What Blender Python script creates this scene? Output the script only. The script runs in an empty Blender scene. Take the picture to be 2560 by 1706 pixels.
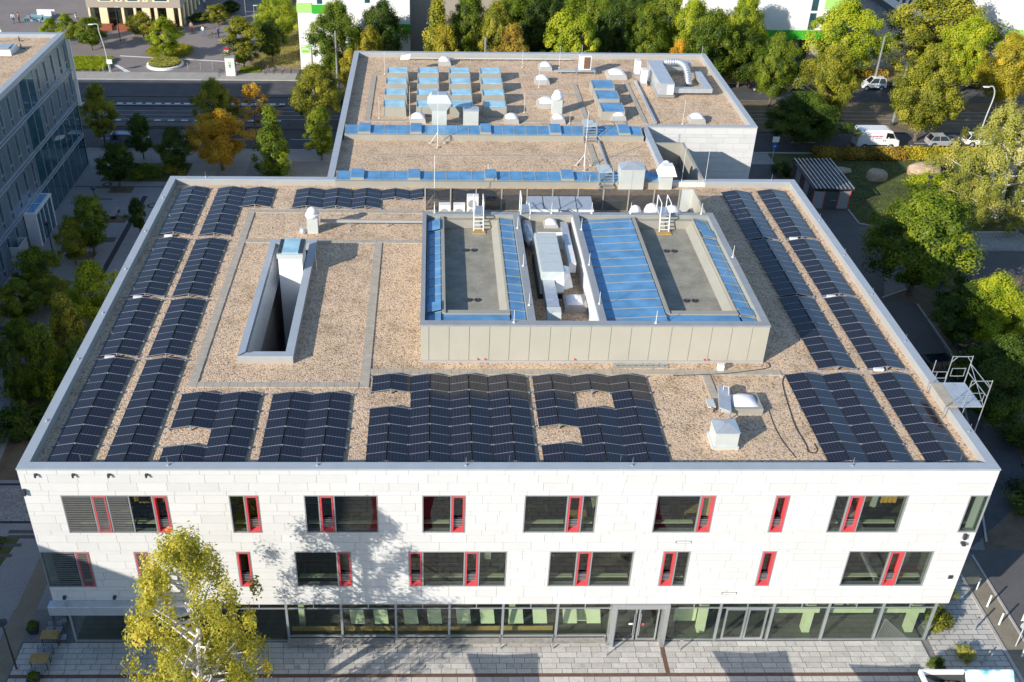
import bpy, bmesh, math, random
import numpy as np
from mathutils import Vector, Matrix
random.seed(7); RNG = np.random.default_rng(7)
sc = bpy.context.scene
C = sc.collection
R = math.radians
# ------------------------------------------------------------------ camera
CAMP = Vector((22.1925508, -42.9227048, 49.7847817)); FPX = 2582.69; CX = 1127.903; CY = 853.0
_p, _yaw, _roll = 0.571741275, 0.0211317954, 0.0141488705
def _basis():
    cp, sp = math.cos(_p), math.sin(_p)
    f = Vector((0, cp, -sp)); u = Vector((0, sp, cp)); r = Vector((1, 0, 0))
    cy, sy = math.cos(_yaw), math.sin(_yaw)
    Z = Matrix(((cy, sy, 0), (-sy, cy, 0), (0, 0, 1)))
    f, u, r = Z @ f, Z @ u, Z @ r
    return r * math.cos(_roll) + u * math.sin(_roll), u * math.cos(_roll) - r * math.sin(_roll), f
CR, CU, CF = _basis()
cam = bpy.data.cameras.new('camera'); camo = bpy.data.objects.new('camera', cam); C.objects.link(camo)
camo.matrix_world = Matrix(((CR.x, CU.x, -CF.x, CAMP.x), (CR.y, CU.y, -CF.y, CAMP.y), (CR.z, CU.z, -CF.z, CAMP.z), (0, 0, 0, 1)))
cam.sensor_fit = 'HORIZONTAL'; cam.sensor_width = 36.0; cam.lens = FPX / 2560 * 36
cam.shift_x = (1280 - CX) / 2560; cam.shift_y = 0; cam.clip_start = 0.5; cam.clip_end = 1500
sc.camera = camo
# ------------------------------------------------------------------ light
SUND = Vector((4.60, 3.82, -2.42)).normalized()          # direction sunlight travels
EL = math.asin(-SUND.z); AZ = math.atan2(-SUND.x, -SUND.y)  # azimuth of the sun clockwise from +Y
w = bpy.data.worlds.new('World'); sc.world = w; w.use_nodes = True
nt = w.node_tree; nt.nodes.clear()
sky = nt.nodes.new('ShaderNodeTexSky'); sky.sky_type = 'NISHITA'; sky.sun_disc = False
sky.sun_elevation = EL; sky.sun_rotation = AZ % (2 * math.pi); sky.air_density = 1.0; sky.dust_density = 0.25; sky.ozone_density = 2.5
bg = nt.nodes.new('ShaderNodeBackground'); bg.inputs['Strength'].default_value = 0.145
wo = nt.nodes.new('ShaderNodeOutputWorld'); nt.links.new(sky.outputs[0], bg.inputs[0]); nt.links.new(bg.outputs[0], wo.inputs[0])
sl = bpy.data.lights.new('sun', 'SUN'); sl.energy = 5.0; sl.angle = R(0.5); sl.color = (1.0, 0.93, 0.825)
so = bpy.data.objects.new('sun', sl); C.objects.link(so); so.location = (-40, -60, 60)
so.rotation_euler = (-SUND).to_track_quat('Z', 'Y').to_euler()
sc.view_settings.view_transform = 'Standard'; sc.view_settings.look = 'None'; sc.view_settings.exposure = 0.38
sc.view_settings.gamma = 1.0; sc.view_settings.use_curve_mapping = False
sc.render.engine = 'CYCLES'; sc.cycles.max_bounces = 6; sc.cycles.transparent_max_bounces = 12
try: sc.cycles.use_denoising = True
except Exception: pass
# ------------------------------------------------------------------ helpers
def wp(x, y, z=0.0):
    """point of the place that lies at height z, from photo coordinates (layout survey)"""
    d = CF + CR * ((x - CX) / FPX) - CU * ((y - CY) / FPX); t = (z - CAMP.z) / d.z
    return CAMP + d * t
def wy(x, y, Y):
    d = CF + CR * ((x - CX) / FPX) - CU * ((y - CY) / FPX); t = (Y - CAMP.y) / d.y
    return CAMP + d * t
def tag(o, label=None, cat=None, group=None, kind=None):
    if label: o['label'] = label
    if cat: o['category'] = cat
    if group: o['group'] = group
    if kind: o['kind'] = kind
    return o
def thing(name, label, cat, loc=(0, 0, 0), rz=0.0, group=None):
    o = bpy.data.objects.new(name, None); o.empty_display_size = .3; C.objects.link(o)
    o.location = loc; o.rotation_euler = (0, 0, rz)
    return tag(o, label, cat, group)
def world(o):
    b = Matrix.LocRotScale(o.location, o.rotation_euler, o.scale)
    return b if o.parent is None else world(o.parent) @ o.matrix_parent_inverse @ b
def put(o, parent):
    """make o, built where it stands, a part of parent"""
    if parent is not None: o.parent = parent; o.matrix_parent_inverse = world(parent).inverted()
    return o
class MB:
    def __init__(s): s.v = []; s.f = []
    def add(s, vs, fs):
        n = len(s.v); s.v += [tuple(v) for v in vs]; s.f += [tuple(i + n for i in f) for f in fs]; return s
    def box(s, x0, y0, z0, x1, y1, z1):
        if x0 > x1: x0, x1 = x1, x0
        if y0 > y1: y0, y1 = y1, y0
        if z0 > z1: z0, z1 = z1, z0
        return s.add([(x0, y0, z0), (x1, y0, z0), (x1, y1, z0), (x0, y1, z0), (x0, y0, z1), (x1, y0, z1), (x1, y1, z1), (x0, y1, z1)],
                     [(3, 2, 1, 0), (4, 5, 6, 7), (0, 1, 5, 4), (1, 2, 6, 5), (2, 3, 7, 6), (3, 0, 4, 7)])
    def hexa(s, b, t):      # 4 bottom, 4 top points, both counter-clockwise
        return s.add(list(b) + list(t), [(3, 2, 1, 0), (4, 5, 6, 7), (0, 1, 5, 4), (1, 2, 6, 5), (2, 3, 7, 6), (3, 0, 4, 7)])
    def prism(s, poly, z0, z1):
        n = len(poly)
        return s.add([(x, y, z0) for x, y in poly] + [(x, y, z1) for x, y in poly],
                     [tuple(range(n - 1, -1, -1)), tuple(range(n, 2 * n))] + [(i, (i + 1) % n, n + (i + 1) % n, n + i) for i in range(n)])
    def extr(s, poly, a0, a1, axis):   # polygon in the two other axes, extruded along axis
        n = len(poly)
        def P(p, a): return (a, p[0], p[1]) if axis == 'x' else (p[0], a, p[1])
        fs = [tuple(range(n)), tuple(range(2 * n - 1, n - 1, -1))] + [(i, n + i, n + (i + 1) % n, (i + 1) % n) for i in range(n)]
        if axis == 'x': fs = [tuple(reversed(f)) for f in fs]
        return s.add([P(p, a0) for p in poly] + [P(p, a1) for p in poly], fs)
    def cyl(s, p0, p1, r0, r1=None, n=10, caps=True):
        p0, p1 = Vector(p0), Vector(p1); r1 = r0 if r1 is None else r1
        d = (p1 - p0).normalized(); a = d.orthogonal().normalized(); b = d.cross(a)
        vs = []
        for p, r in ((p0, r0), (p1, r1)):
            for i in range(n):
                t = 2 * math.pi * i / n; vs.append(p + a * (r * math.cos(t)) + b * (r * math.sin(t)))
        fs = [(i, (i + 1) % n, n + (i + 1) % n, n + i) for i in range(n)]
        if caps: fs += [tuple(range(n - 1, -1, -1)), tuple(range(n, 2 * n))]
        return s.add(vs, fs)
    def tube(s, path, r, n=8):
        for a, b in zip(path[:-1], path[1:]): s.cyl(a, b, r, r, n)
        return s
    def lathe(s, prof, c, n=14):       # prof: [(r,z)...] bottom to top
        vs = []; m = len(prof)
        for r, z in prof:
            for i in range(n):
                t = 2 * math.pi * i / n; vs.append((c[0] + r * math.cos(t), c[1] + r * math.sin(t), c[2] + z))
        fs = [(j * n + i, j * n + (i + 1) % n, (j + 1) * n + (i + 1) % n, (j + 1) * n + i) for j in range(m - 1) for i in range(n)]
        fs += [tuple(range(n - 1, -1, -1)), tuple((m - 1) * n + i for i in range(n))]
        return s.add(vs, fs)
    def dome(s, x0, y0, x1, y1, z, h, n=6):    # pillow dome over a rectangle
        vs = []; fs = []
        for j in range(n + 1):
            for i in range(n + 1):
                u, v = i / n, j / n
                k = (1 - abs(2 * u - 1) ** 3) * (1 - abs(2 * v - 1) ** 3)
                vs.append((x0 + (x1 - x0) * u, y0 + (y1 - y0) * v, z + h * k))
        for j in range(n):
            for i in range(n): fs.append((j * (n + 1) + i, j * (n + 1) + i + 1, (j + 1) * (n + 1) + i + 1, (j + 1) * (n + 1) + i))
        return s.add(vs, fs)
    def mesh(s, name):
        me = bpy.data.meshes.new(name); me.from_pydata(s.v, [], s.f); me.update(); return me
    def build(s, name, m, parent=None, smooth=False, bevel=0):
        me = s.mesh(name); me.materials.append(m)
        if smooth: me.polygons.foreach_set('use_smooth', [True] * len(me.polygons))
        o = bpy.data.objects.new(name, me); C.objects.link(o)
        if bevel:
            b = o.modifiers.new('bevel', 'BEVEL'); b.width = bevel; b.segments = 2; b.limit_method = 'ANGLE'
        return put(o, parent)
def bx(name, m, parent, *a, bevel=0): return MB().box(*a).build(name, m, parent, bevel=bevel)
UNIT = MB().box(-.5, -.5, -.5, .5, .5, .5).mesh('unit_block')
def ub(name, m, parent, x0, y0, z0, x1, y1, z1):
    """a block that shares one mesh; material on the object"""
    o = bpy.data.objects.new(name, UNIT); C.objects.link(o)
    if not UNIT.materials: UNIT.materials.append(None)
    o.material_slots[0].link = 'OBJECT'; o.material_slots[0].material = m
    o.location = ((x0 + x1) / 2, (y0 + y1) / 2, (z0 + z1) / 2); o.scale = (abs(x1 - x0), abs(y1 - y0), abs(z1 - z0))
    return put(o, parent)
def copy_tree(o, parent=None):
    c = o.copy(); C.objects.link(c); c.parent = parent
    if parent is not None: c.matrix_parent_inverse = o.matrix_parent_inverse.copy()
    for ch in list(o.children): copy_tree(ch, c)
    return c
# ------------------------------------------------------------------ materials
def newmat(name):
    m = bpy.data.materials.new(name); m.use_nodes = True; t = m.node_tree
    return m, t, t.nodes['Principled BSDF']
def N(t, typ, **kw):
    n = t.nodes.new(typ)
    for k, v in kw.items():
        if k in n.inputs: n.inputs[k].default_value = v
        else: setattr(n, k, v)
    return n
def ramp(t, fac, stops):
    r = t.nodes.new('ShaderNodeValToRGB'); t.links.new(fac, r.inputs[0]); e = r.color_ramp.elements
    while len(e) < len(stops): e.new(.5)
    for q, (p, c) in zip(e, stops): q.position = p; q.color = (*c, 1)
    return r
def pm(name, col, rough=.6, metal=0, var=.12, scale=3.0, bump=0, bscale=40, spec=.5, coat=0, coords='Object', fine=0):
    """painted / plain surface with mottled wear"""
    m, t, b = newmat(name)
    b.inputs['Roughness'].default_value = rough; b.inputs['Metallic'].default_value = metal
    b.inputs['Specular IOR Level'].default_value = spec; b.inputs['Coat Weight'].default_value = coat
    tc = N(t, 'ShaderNodeNewGeometry')
    n = N(t, 'ShaderNodeTexNoise', Scale=scale, Detail=6.0, Roughness=.65); t.links.new(tc.outputs['Position'], n.inputs['Vector'])
    lo = tuple(c * (1 - var) for c in col); hi = tuple(min(1, c * (1 + var)) for c in col)
    r = ramp(t, n.outputs[0], [(.3, lo), (.7, hi)]); out = r.outputs[0]
    if fine:
        n2 = N(t, 'ShaderNodeTexNoise', Scale=bscale, Detail=3.0); t.links.new(tc.outputs['Position'], n2.inputs['Vector'])
        mx = N(t, 'ShaderNodeMix', data_type='RGBA', blend_type='MULTIPLY'); mx.inputs[0].default_value = fine
        r2 = ramp(t, n2.outputs[0], [(.3, (.35, .35, .35)), (.7, (1.3, 1.3, 1.3))])
        t.links.new(out, mx.inputs[6]); t.links.new(r2.outputs[0], mx.inputs[7]); out = mx.outputs[2]
    t.links.new(out, b.inputs['Base Color'])
    if bump:
        n3 = N(t, 'ShaderNodeTexNoise', Scale=bscale, Detail=4.0); t.links.new(tc.outputs['Position'], n3.inputs['Vector'])
        bp = N(t, 'ShaderNodeBump', Strength=bump, Distance=.05); t.links.new(n3.outputs[0], bp.inputs['Height']); t.links.new(bp.outputs[0], b.inputs['Normal'])
    return m
def gravel_mat(name, cols, sc1=16.0):
    m, t, b = newmat(name); b.inputs['Roughness'].default_value = .95; b.inputs['Specular IOR Level'].default_value = .2
    g = N(t, 'ShaderNodeNewGeometry')
    v = N(t, 'ShaderNodeTexVoronoi', Scale=sc1); t.links.new(g.outputs['Position'], v.inputs['Vector'])
    r = ramp(t, v.outputs['Color'], [(.15, cols[0]), (.4, cols[1]), (.6, cols[2]), (.85, cols[3])])
    n = N(t, 'ShaderNodeTexNoise', Scale=.55, Detail=8.0, Roughness=.7); t.links.new(g.outputs['Position'], n.inputs['Vector'])
    r2 = ramp(t, n.outputs[0], [(.28, (.62, .60, .55)), (.46, (.95, .94, .92)), (.72, (1.18, 1.15, 1.12))])
    mx = N(t, 'ShaderNodeMix', data_type='RGBA', blend_type='MULTIPLY'); mx.inputs[0].default_value = 1
    t.links.new(r.outputs[0], mx.inputs[6]); t.links.new(r2.outputs[0], mx.inputs[7]); t.links.new(mx.outputs[2], b.inputs['Base Color'])
    bp = N(t, 'ShaderNodeBump', Strength=.55, Distance=.05); t.links.new(v.outputs['Distance'], bp.inputs['Height']); bp.invert = True
    t.links.new(bp.outputs[0], b.inputs['Normal'])
    return m
def glass_mat(name, tint, ior=1.6, gl=(1, 1, 1), rough=.0):
    m, t, b = newmat(name); t.nodes.remove(b); o = t.nodes['Material Output']
    tr = N(t, 'ShaderNodeBsdfTransparent', Color=(*tint, 1)); g = N(t, 'ShaderNodeBsdfGlossy', Color=(*gl, 1), Roughness=rough)
    f = N(t, 'ShaderNodeFresnel', IOR=ior); mx = N(t, 'ShaderNodeMixShader'); gm = N(t, 'ShaderNodeNewGeometry')
    io = N(t, 'ShaderNodeMapRange'); t.links.new(gm.outputs['Backfacing'], io.inputs[0]); io.inputs[3].default_value = ior; io.inputs[4].default_value = 1 / ior; t.links.new(io.outputs[0], f.inputs[0])
    t.links.new(f.outputs[0], mx.inputs[0]); t.links.new(tr.outputs[0], mx.inputs[1]); t.links.new(g.outputs[0], mx.inputs[2]); t.links.new(mx.outputs[0], o.inputs[0])
    return m
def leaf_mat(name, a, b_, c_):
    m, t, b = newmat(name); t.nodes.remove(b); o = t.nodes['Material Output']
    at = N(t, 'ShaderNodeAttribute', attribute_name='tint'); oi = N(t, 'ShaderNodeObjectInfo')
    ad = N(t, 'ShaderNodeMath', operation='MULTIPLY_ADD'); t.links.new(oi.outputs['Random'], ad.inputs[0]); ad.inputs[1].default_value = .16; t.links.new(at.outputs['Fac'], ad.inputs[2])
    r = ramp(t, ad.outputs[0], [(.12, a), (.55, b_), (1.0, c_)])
    d = N(t, 'ShaderNodeBsdfDiffuse', Roughness=.8); tr = N(t, 'ShaderNodeBsdfTranslucent'); gl = N(t, 'ShaderNodeBsdfGlossy', Roughness=.45, Color=(.9, .9, .9, 1))
    t.links.new(r.outputs[0], d.inputs['Color']); t.links.new(r.outputs[0], tr.inputs['Color'])
    mx = N(t, 'ShaderNodeMixShader'); mx.inputs[0].default_value = .42
    t.links.new(d.outputs[0], mx.inputs[1]); t.links.new(tr.outputs[0], mx.inputs[2])
    m2 = N(t, 'ShaderNodeMixShader'); m2.inputs[0].default_value = .015; t.links.new(mx.outputs[0], m2.inputs[1]); t.links.new(gl.outputs[0], m2.inputs[2])
    t.links.new(m2.outputs[0], o.inputs[0])
    return m
M = {}
M['white_panel'] = pm('white_panel', (.63, .625, .61), .6, var=.03, scale=.8, spec=.2)
M['joint'] = pm('joint_grey', (.34, .34, .34), .8)
M['cap'] = pm('coping_metal', (.37, .41, .45), .45, .0, var=.06, scale=.9)
M['cap_grey'] = pm('coping_grey', (.29, .305, .315), .5, .0, var=.10, scale=1.1)
M['upstand'] = pm('upstand_grey', (.38, .37, .35), .6, var=.06, scale=1.2)
M['beige'] = pm('beige_membrane', (.34, .325, .275), .6, var=.06, scale=.9)
M['beige_panel'] = pm('beige_cladding', (.43, .41, .345), .42, var=.04, scale=.6)
M['gravel'] = gravel_mat('roof_gravel', [(.32, .215, .155), (.60, .44, .30), (.74, .55, .345), (.60, .47, .39)], 11.0)
M['gravel2'] = gravel_mat('courtyard_gravel', [(.20, .20, .21), (.30, .30, .30), (.42, .41, .40), (.35, .34, .34)], 14.0)
M['paver'] = pm('roof_paver', (.42, .37, .30), .9, var=.16, scale=2.2, bump=.3, bscale=25)
M['bitumen'] = pm('roof_felt', (.30, .28, .225), .85, var=.28, scale=.8, fine=.2, bscale=7)
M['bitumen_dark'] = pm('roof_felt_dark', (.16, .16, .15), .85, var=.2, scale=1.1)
M['alu'] = pm('aluminium', (.55, .57, .58), .35, .7, var=.06, scale=2)
M['galv'] = pm('galvanised_sheet', (.60, .63, .66), .38, .55, var=.10, scale=2.5)
M['galv_light'] = pm('galvanised_light', (.62, .66, .64), .45, .25, var=.05, scale=2)
M['winframe'] = pm('window_frame_grey', (.38, .40, .42), .4, .4, var=.05)
M['blind'] = pm('blind_slat', (.12, .12, .11), .4)
M['darkframe'] = pm('dark_frame', (.09, .10, .11), .45, .3)
M['red'] = pm('red_paint', (.58, .07, .08), .4, var=.06, scale=2)
M['reddark'] = pm('red_canvas', (.42, .02, .04), .85, var=.12, scale=1.5)
M['white'] = pm('white_paint', (.80, .80, .79), .4, var=.04)
M['offwhite'] = pm('off_white_plastic', (.78, .76, .74), .35, var=.03)
M['dome'] = pm('opal_dome', (.84, .82, .84), .25, var=.02, spec=.6)
M['black'] = pm('black_rubber', (.02, .02, .022), .6)
M['darkmetal'] = pm('dark_metal', (.05, .055, .065), .5, .3)
M['rail'] = pm('pv_rail', (.36, .38, .41), .4, .4)
M['interior'] = pm('interior_dark', (.085, .09, .07), .8, var=.25, scale=.6)
M['int_light'] = pm('interior_pale_green', (.68, .70, .48), .7, var=.06)
M['yellow'] = pm('yellow_curtain', (.75, .42, .05), .8, var=.1, scale=6)
M['wood'] = pm('yellow_wood', (.46, .30, .10), .6, var=.2, scale=5)
M['greywood'] = pm('weathered_wood', (.36, .33, .30), .8, var=.25, scale=4)
M['brown'] = pm('brown_steel', (.16, .09, .06), .7, var=.2)
M['concrete'] = pm('concrete', (.46, .44, .41), .85, var=.14, scale=1.3, fine=.2, bscale=14)
M['slab'] = pm('paving_slab', (.58, .55, .50), .85, var=.15, scale=1.6, fine=.2, bscale=12)
M['paving'] = pm('paving_field', (.24, .235, .225), .9, var=.14, scale=.7, fine=.3, bscale=6)
M['court'] = pm('court_concrete', (.31, .31, .31), .9, var=.10, scale=.5, fine=.25, bscale=8)
M['asphalt'] = pm('asphalt', (.085, .087, .095), .9, var=.25, scale=.5, fine=.4, bscale=18)
M['asphalt_light'] = pm('asphalt_light', (.12, .115, .112), .9, var=.14, scale=.4, fine=.3, bscale=18)
M['plaza'] = pm('plaza_asphalt', (.235, .205, .195), .9, var=.10, scale=.3, fine=.25, bscale=14)
M['sidewalk'] = pm('sidewalk', (.36, .34, .31), .9, var=.12, scale=.6, fine=.25, bscale=8)
M['marking'] = pm('road_paint', (.72, .72, .70), .7, var=.1)
M['soil'] = pm('dry_soil', (.17, .13, .085), .95, var=.3, scale=.6, fine=.4, bscale=9)
M['grass'] = pm('grass_ground', (.10, .115, .035), .95, var=.45, scale=.35, fine=.5, bscale=12)
M['drygrass'] = pm('dry_grass_ground', (.26, .19, .085), .95, var=.35, scale=.3, fine=.4, bscale=10)
M['sandpath'] = pm('sand_path', (.27, .23, .17), .95, var=.15, scale=.8, fine=.3, bscale=14)
M['slabjoint'] = pm('slab_joint', (.13, .125, .115), .95)
M['darkstrip'] = pm('drain_grate', (.035, .035, .038), .7)
M['rock'] = pm('granite_boulder', (.46, .34, .24), .85, var=.22, scale=1.6, bump=.6, bscale=6)
M['bark'] = pm('bark', (.13, .10, .075), .9, var=.3, scale=6)
M['birchbark'] = pm('birch_bark', (.62, .58, .52), .8, var=.35, scale=7)
M['facade_grey'] = pm('grey_metal_facade', (.23, .31, .39), .22, .5, var=.05, scale=.8)
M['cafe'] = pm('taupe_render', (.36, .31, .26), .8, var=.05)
M['cream'] = pm('cream_render', (.80, .66, .42), .8, var=.05)
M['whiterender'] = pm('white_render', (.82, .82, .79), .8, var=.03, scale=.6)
M['green'] = pm('green_panel', (.05, .42, .035), .5, var=.05)
M['lime'] = pm('lime_panel', (.42, .72, .20), .5, var=.05)
def brick_mat():
    m, t, b = newmat('forecourt_slab_field'); g = N(t, 'ShaderNodeNewGeometry'); k = N(t, 'ShaderNodeTexBrick', Scale=1.0); t.links.new(g.outputs['Position'], k.inputs['Vector'])
    k.inputs['Color1'].default_value = (.58, .55, .50, 1); k.inputs['Color2'].default_value = (.46, .44, .40, 1); k.inputs['Mortar'].default_value = (.10, .10, .10, 1); k.inputs['Mortar Size'].default_value = .02
    k.inputs['Brick Width'].default_value = .9; k.inputs['Row Height'].default_value = .41; t.links.new(k.outputs[0], b.inputs['Base Color']); b.inputs['Roughness'].default_value = .85; return m
M['slabfield'] = brick_mat()
M['tyre'] = pm('tyre', (.015, .015, .015), .8)
M['skin'] = pm('skin', (.55, .33, .24), .6)
M['glass'] = glass_mat('window_glass', (.74, .79, .74), 1.6)
M['glass_clear'] = glass_mat('clear_glass', (.85, .90, .85), 1.55)

def skyglass(name, col, ior, rough=.06):  # reflected sky is put into the base colour, besides the gloss
    m, t, b = newmat(name); b.inputs['Base Color'].default_value = (*col, 1); b.inputs['Roughness'].default_value = rough
    b.inputs['IOR'].default_value = ior; b.inputs['Specular IOR Level'].default_value = .5; b.inputs['Specular Tint'].default_value = (.55, .8, 1, 1)
    g = N(t, 'ShaderNodeNewGeometry'); n = N(t, 'ShaderNodeTexNoise', Scale=.9, Detail=5.0); t.links.new(g.outputs['Position'], n.inputs['Vector'])
    r = ramp(t, n.outputs[0], [(.25, tuple(c * .72 for c in col)), (.75, tuple(c * 1.28 for c in col))]); t.links.new(r.outputs[0], b.inputs['Base Color'])
    return m
M['skyglass'] = skyglass('sky_toned_solar_glass', (.12, .29, .49), 2.0)
M['skyglass2'] = skyglass('pale_sky_toned_glass', (.38, .62, .72), 2.0)
M['glass_dark'] = skyglass('tinted_facade_glass', (.03, .09, .125), 2.5, .02)
M['carglass'] = pm('car_glass', (.012, .014, .018), .06, spec=.9)
# solar module: cells, bus lines and the half-cut gap drawn flat on each module
def pv_mat():
    m, t, b = newmat('solar_cells'); tc = N(t, 'ShaderNodeTexCoord'); sx = N(t, 'ShaderNodeSeparateXYZ'); t.links.new(tc.outputs['Generated'], sx.inputs[0])
    def line(src, n, wid, off=0.0):
        a = N(t, 'ShaderNodeMath', operation='MULTIPLY_ADD'); t.links.new(src, a.inputs[0]); a.inputs[1].default_value = n; a.inputs[2].default_value = off
        f = N(t, 'ShaderNodeMath', operation='FRACT'); t.links.new(a.outputs[0], f.inputs[0])
        s = N(t, 'ShaderNodeMath', operation='SUBTRACT'); t.links.new(f.outputs[0], s.inputs[0]); s.inputs[1].default_value = .5
        ab = N(t, 'ShaderNodeMath', operation='ABSOLUTE'); t.links.new(s.outputs[0], ab.inputs[0])
        g = N(t, 'ShaderNodeMath', operation='GREATER_THAN'); t.links.new(ab.outputs[0], g.inputs[0]); g.inputs[1].default_value = .5 - wid
        return g.outputs[0]
    colx = line(sx.outputs[0], 6.0, .035); rowy = line(sx.outputs[1], 20.0, .02); half = line(sx.outputs[1], 1.0, .012, .5)
    mx = N(t, 'ShaderNodeMath', operation='MULTIPLY_ADD'); t.links.new(colx, mx.inputs[0]); mx.inputs[1].default_value = .085
    m3 = N(t, 'ShaderNodeMath', operation='MULTIPLY'); t.links.new(rowy, m3.inputs[0]); m3.inputs[1].default_value = .035; t.links.new(m3.outputs[0], mx.inputs[2])
    m2 = N(t, 'ShaderNodeMath', operation='MULTIPLY_ADD'); t.links.new(half, m2.inputs[0]); m2.inputs[1].default_value = .38; t.links.new(mx.outputs[0], m2.inputs[2])
    r = ramp(t, m2.outputs[0], [(0, (.015, .0165, .027)), (1, (.62, .64, .66))]); t.links.new(r.outputs[0], b.inputs['Base Color'])
    b.inputs['Roughness'].default_value = .12; b.inputs['IOR'].default_value = 1.58
    return m
M['pv'] = pv_mat()
LEAF = {
 'dark':   leaf_mat('leaf_dark', (.020, .050, .010), (.075, .135, .018), (.20, .25, .025)),
 'green':  leaf_mat('leaf_green', (.040, .085, .010), (.17, .25, .022), (.40, .43, .035)),
 'bright': leaf_mat('leaf_bright', (.08, .14, .010), (.33, .42, .022), (.64, .63, .05)),
 'olive':  leaf_mat('leaf_olive', (.065, .085, .012), (.28, .30, .028), (.58, .52, .06)),
 'gold':   leaf_mat('leaf_gold', (.13, .13, .012), (.44, .39, .03), (.74, .58, .06)),
 'orange': leaf_mat('leaf_orange', (.36, .20, .012), (.70, .42, .03), (.84, .60, .08)),
 'rust':   leaf_mat('leaf_rust', (.15, .10, .02), (.42, .28, .045), (.58, .46, .07)),
 'straw':  leaf_mat('leaf_straw', (.16, .18, .03), (.42, .43, .08), (.62, .57, .16)),
 'birch':  leaf_mat('leaf_birch', (.19, .20, .02), (.56, .52, .06), (.82, .70, .12)),
}
# ------------------------------------------------------------------ ground and roads
SHN = [0.0]
def sheet(name, m, poly, z, kind='structure'):
    SHN[0] += .0002
    me = bpy.data.meshes.new(name); me.from_pydata([(x, y, z + SHN[0]) for x, y in poly], [], [tuple(range(len(poly)))]); me.materials.append(m)
    o = bpy.data.objects.new(name, me); C.objects.link(o); o['kind'] = kind; return o
def rect(x0, y0, x1, y1): return [(x0, y0), (x1, y0), (x1, y1), (x0, y1)]
sheet('ground', M['paving'], rect(-400, -200, 450, 500), -.012)
sheet('court_pavement', M['court'], rect(-19.2, 3.0, 0, 77.5), -.004)
sheet('planted_soil', M['soil'], [(-10.0, 15.5), (-1.0, 15.5), (-1.0, 40.0), (-8.5, 43.0), (-12.0, 40.0)], 0.0)
sheet('drain_strip', M['darkstrip'], rect(-10.6, 40.5, -10.05, 64.5), .004)
sheet('lower_path', M['court'], [(-14, -12), (-4.2, -12), (-4.15, 9.0), (-4.3, 12.0), (-14, 12.0)], .004)
sheet('grass_patch', M['grass'], [(-16, 9.6), (-5.9, 9.6), (-6.6, 5.0), (-8.6, -3), (-16, -3)], .008)
sheet('sand_path', M['sandpath'], [(-4.15, -12), (-2.75, -12), (-2.75, 7.8), (-4.0, 7.8)], .008)
sheet('gravel_bed', M['gravel2'], rect(-19, 11.0, -.3, 14.6), .004)
for i, y in enumerate((10.9, 14.9)): sheet('drain_strip', M['darkstrip'], rect(-19, y, -.3, y + .22), .008)
for i, (x, y, l) in enumerate(((-7.2, 8.6, 1.6), (-7.4, 7.6, 1.5), (-7.6, 5.2, 1.4), (-6.9, 9.9, 2.4), (-6.8, 9.4, 2.4), (-7.4, 3.4, 1.2))):
    sheet('dark_paving_band', M['asphalt_light'], rect(x, y, x + l, y + .32), .012)
for i, (x, y, l, h) in enumerate(((-17.6, 46.3, 2.4, .5), (-17.6, 45.5, 2.3, .2), (-17.4, 44.6, 2.2, .18), (-16.5, 66.5, 3.2, .35), (-16.8, 63.5, 3.0, .3), (-16.4, 60.2, 2.6, .3), (-15.5, 53.2, 4.6, 1.1), (-18.2, 36.0, 3.0, .7), (-18.2, 34.6, 3.0, .3), (-18.3, 33.6, 3.0, .25))):
    sheet('dark_paving_band', M['asphalt_light'], rect(x, y, x + l, y + h), .004)
for i, (x, y) in enumerate(((-13.3, 50.2), (-12.2, 58.6), (-13.4, 66.2), (-19.9 + 3, 40.2))):
    sheet('tree_pit', M['soil'], rect(x - 1.3, y - .9, x + 1.3, y + .9), .004)
sheet('planted_bed', M['grass'], [(-16.5, 68.5), (-5.5, 68.5), (-5.0, 73.9), (-16.0, 73.9)], .004)
sheet('drain_strip', M['darkstrip'], rect(-19, 66.9, -8.5, 67.1), .006)
sheet('step_path', M['sidewalk'], rect(-6.8, 66.5, -3.6, 74.5), .008)
for i, (x, y) in enumerate(((-17.2, 62.6), (-15.4, 67.6), (-17.6, 49.4), (-9.0, 62.0))):
    sheet('manhole_ring', M['darkstrip'], [(x + .55 * math.cos(a * .3927), y + .55 * math.sin(a * .3927)) for a in range(16)], .010)
    sheet('manhole_lid', M['sidewalk'], [(x + .32 * math.cos(a * .3927), y + .32 * math.sin(a * .3927)) for a in range(16)], .014)
# street
sheet('near_sidewalk', M['sidewalk'], rect(-120, 74.6, 200, 78.3), .004)
sheet('near_road', M['asphalt'], rect(-160, 78.3, 220, 85.2), -.004)
sheet('tram_verge', M['asphalt'], rect(-160, 85.2, 45, 97.3), .0)
sheet('tram_grass', M['soil'], rect(45, 85.2, 220, 97.3), .002)
sheet('far_road', M['asphalt'], rect(-160, 97.3, 220, 104.3), -.002)
sheet('far_sidewalk', M['sidewalk'], rect(-160, 104.3, 2.0, 107.7), .006)
sheet('far_verge', M['drygrass'], rect(45, 104.3, 220, 112.5), .006)
sheet('far_lawn', M['grass'], rect(2.0, 104.3, 60, 160), .004)
sheet('plaza', M['plaza'], rect(-90, 107.7, 2.2, 175), .004)
sheet('lawn', M['drygrass'], [(-6.0, 110.6), (2.4, 109.6), (2.4, 150), (-3.5, 150), (-4.8, 125), (-5.2, 118)], .008)
sheet('lawn_corner', M['grass'], [(-6.8, 107.75), (-4.3, 107.75), (-2.8, 110.4), (-6.0, 110.6)], .012)
for y in (78.15, 85.2, 97.2, 104.3):
    bx('kerb', M['asphalt_light'] if 80 < y < 100 else M['concrete'], None, -160, y - .09, -.05, 220, y + .09, .11)['kind'] = 'structure'
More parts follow.
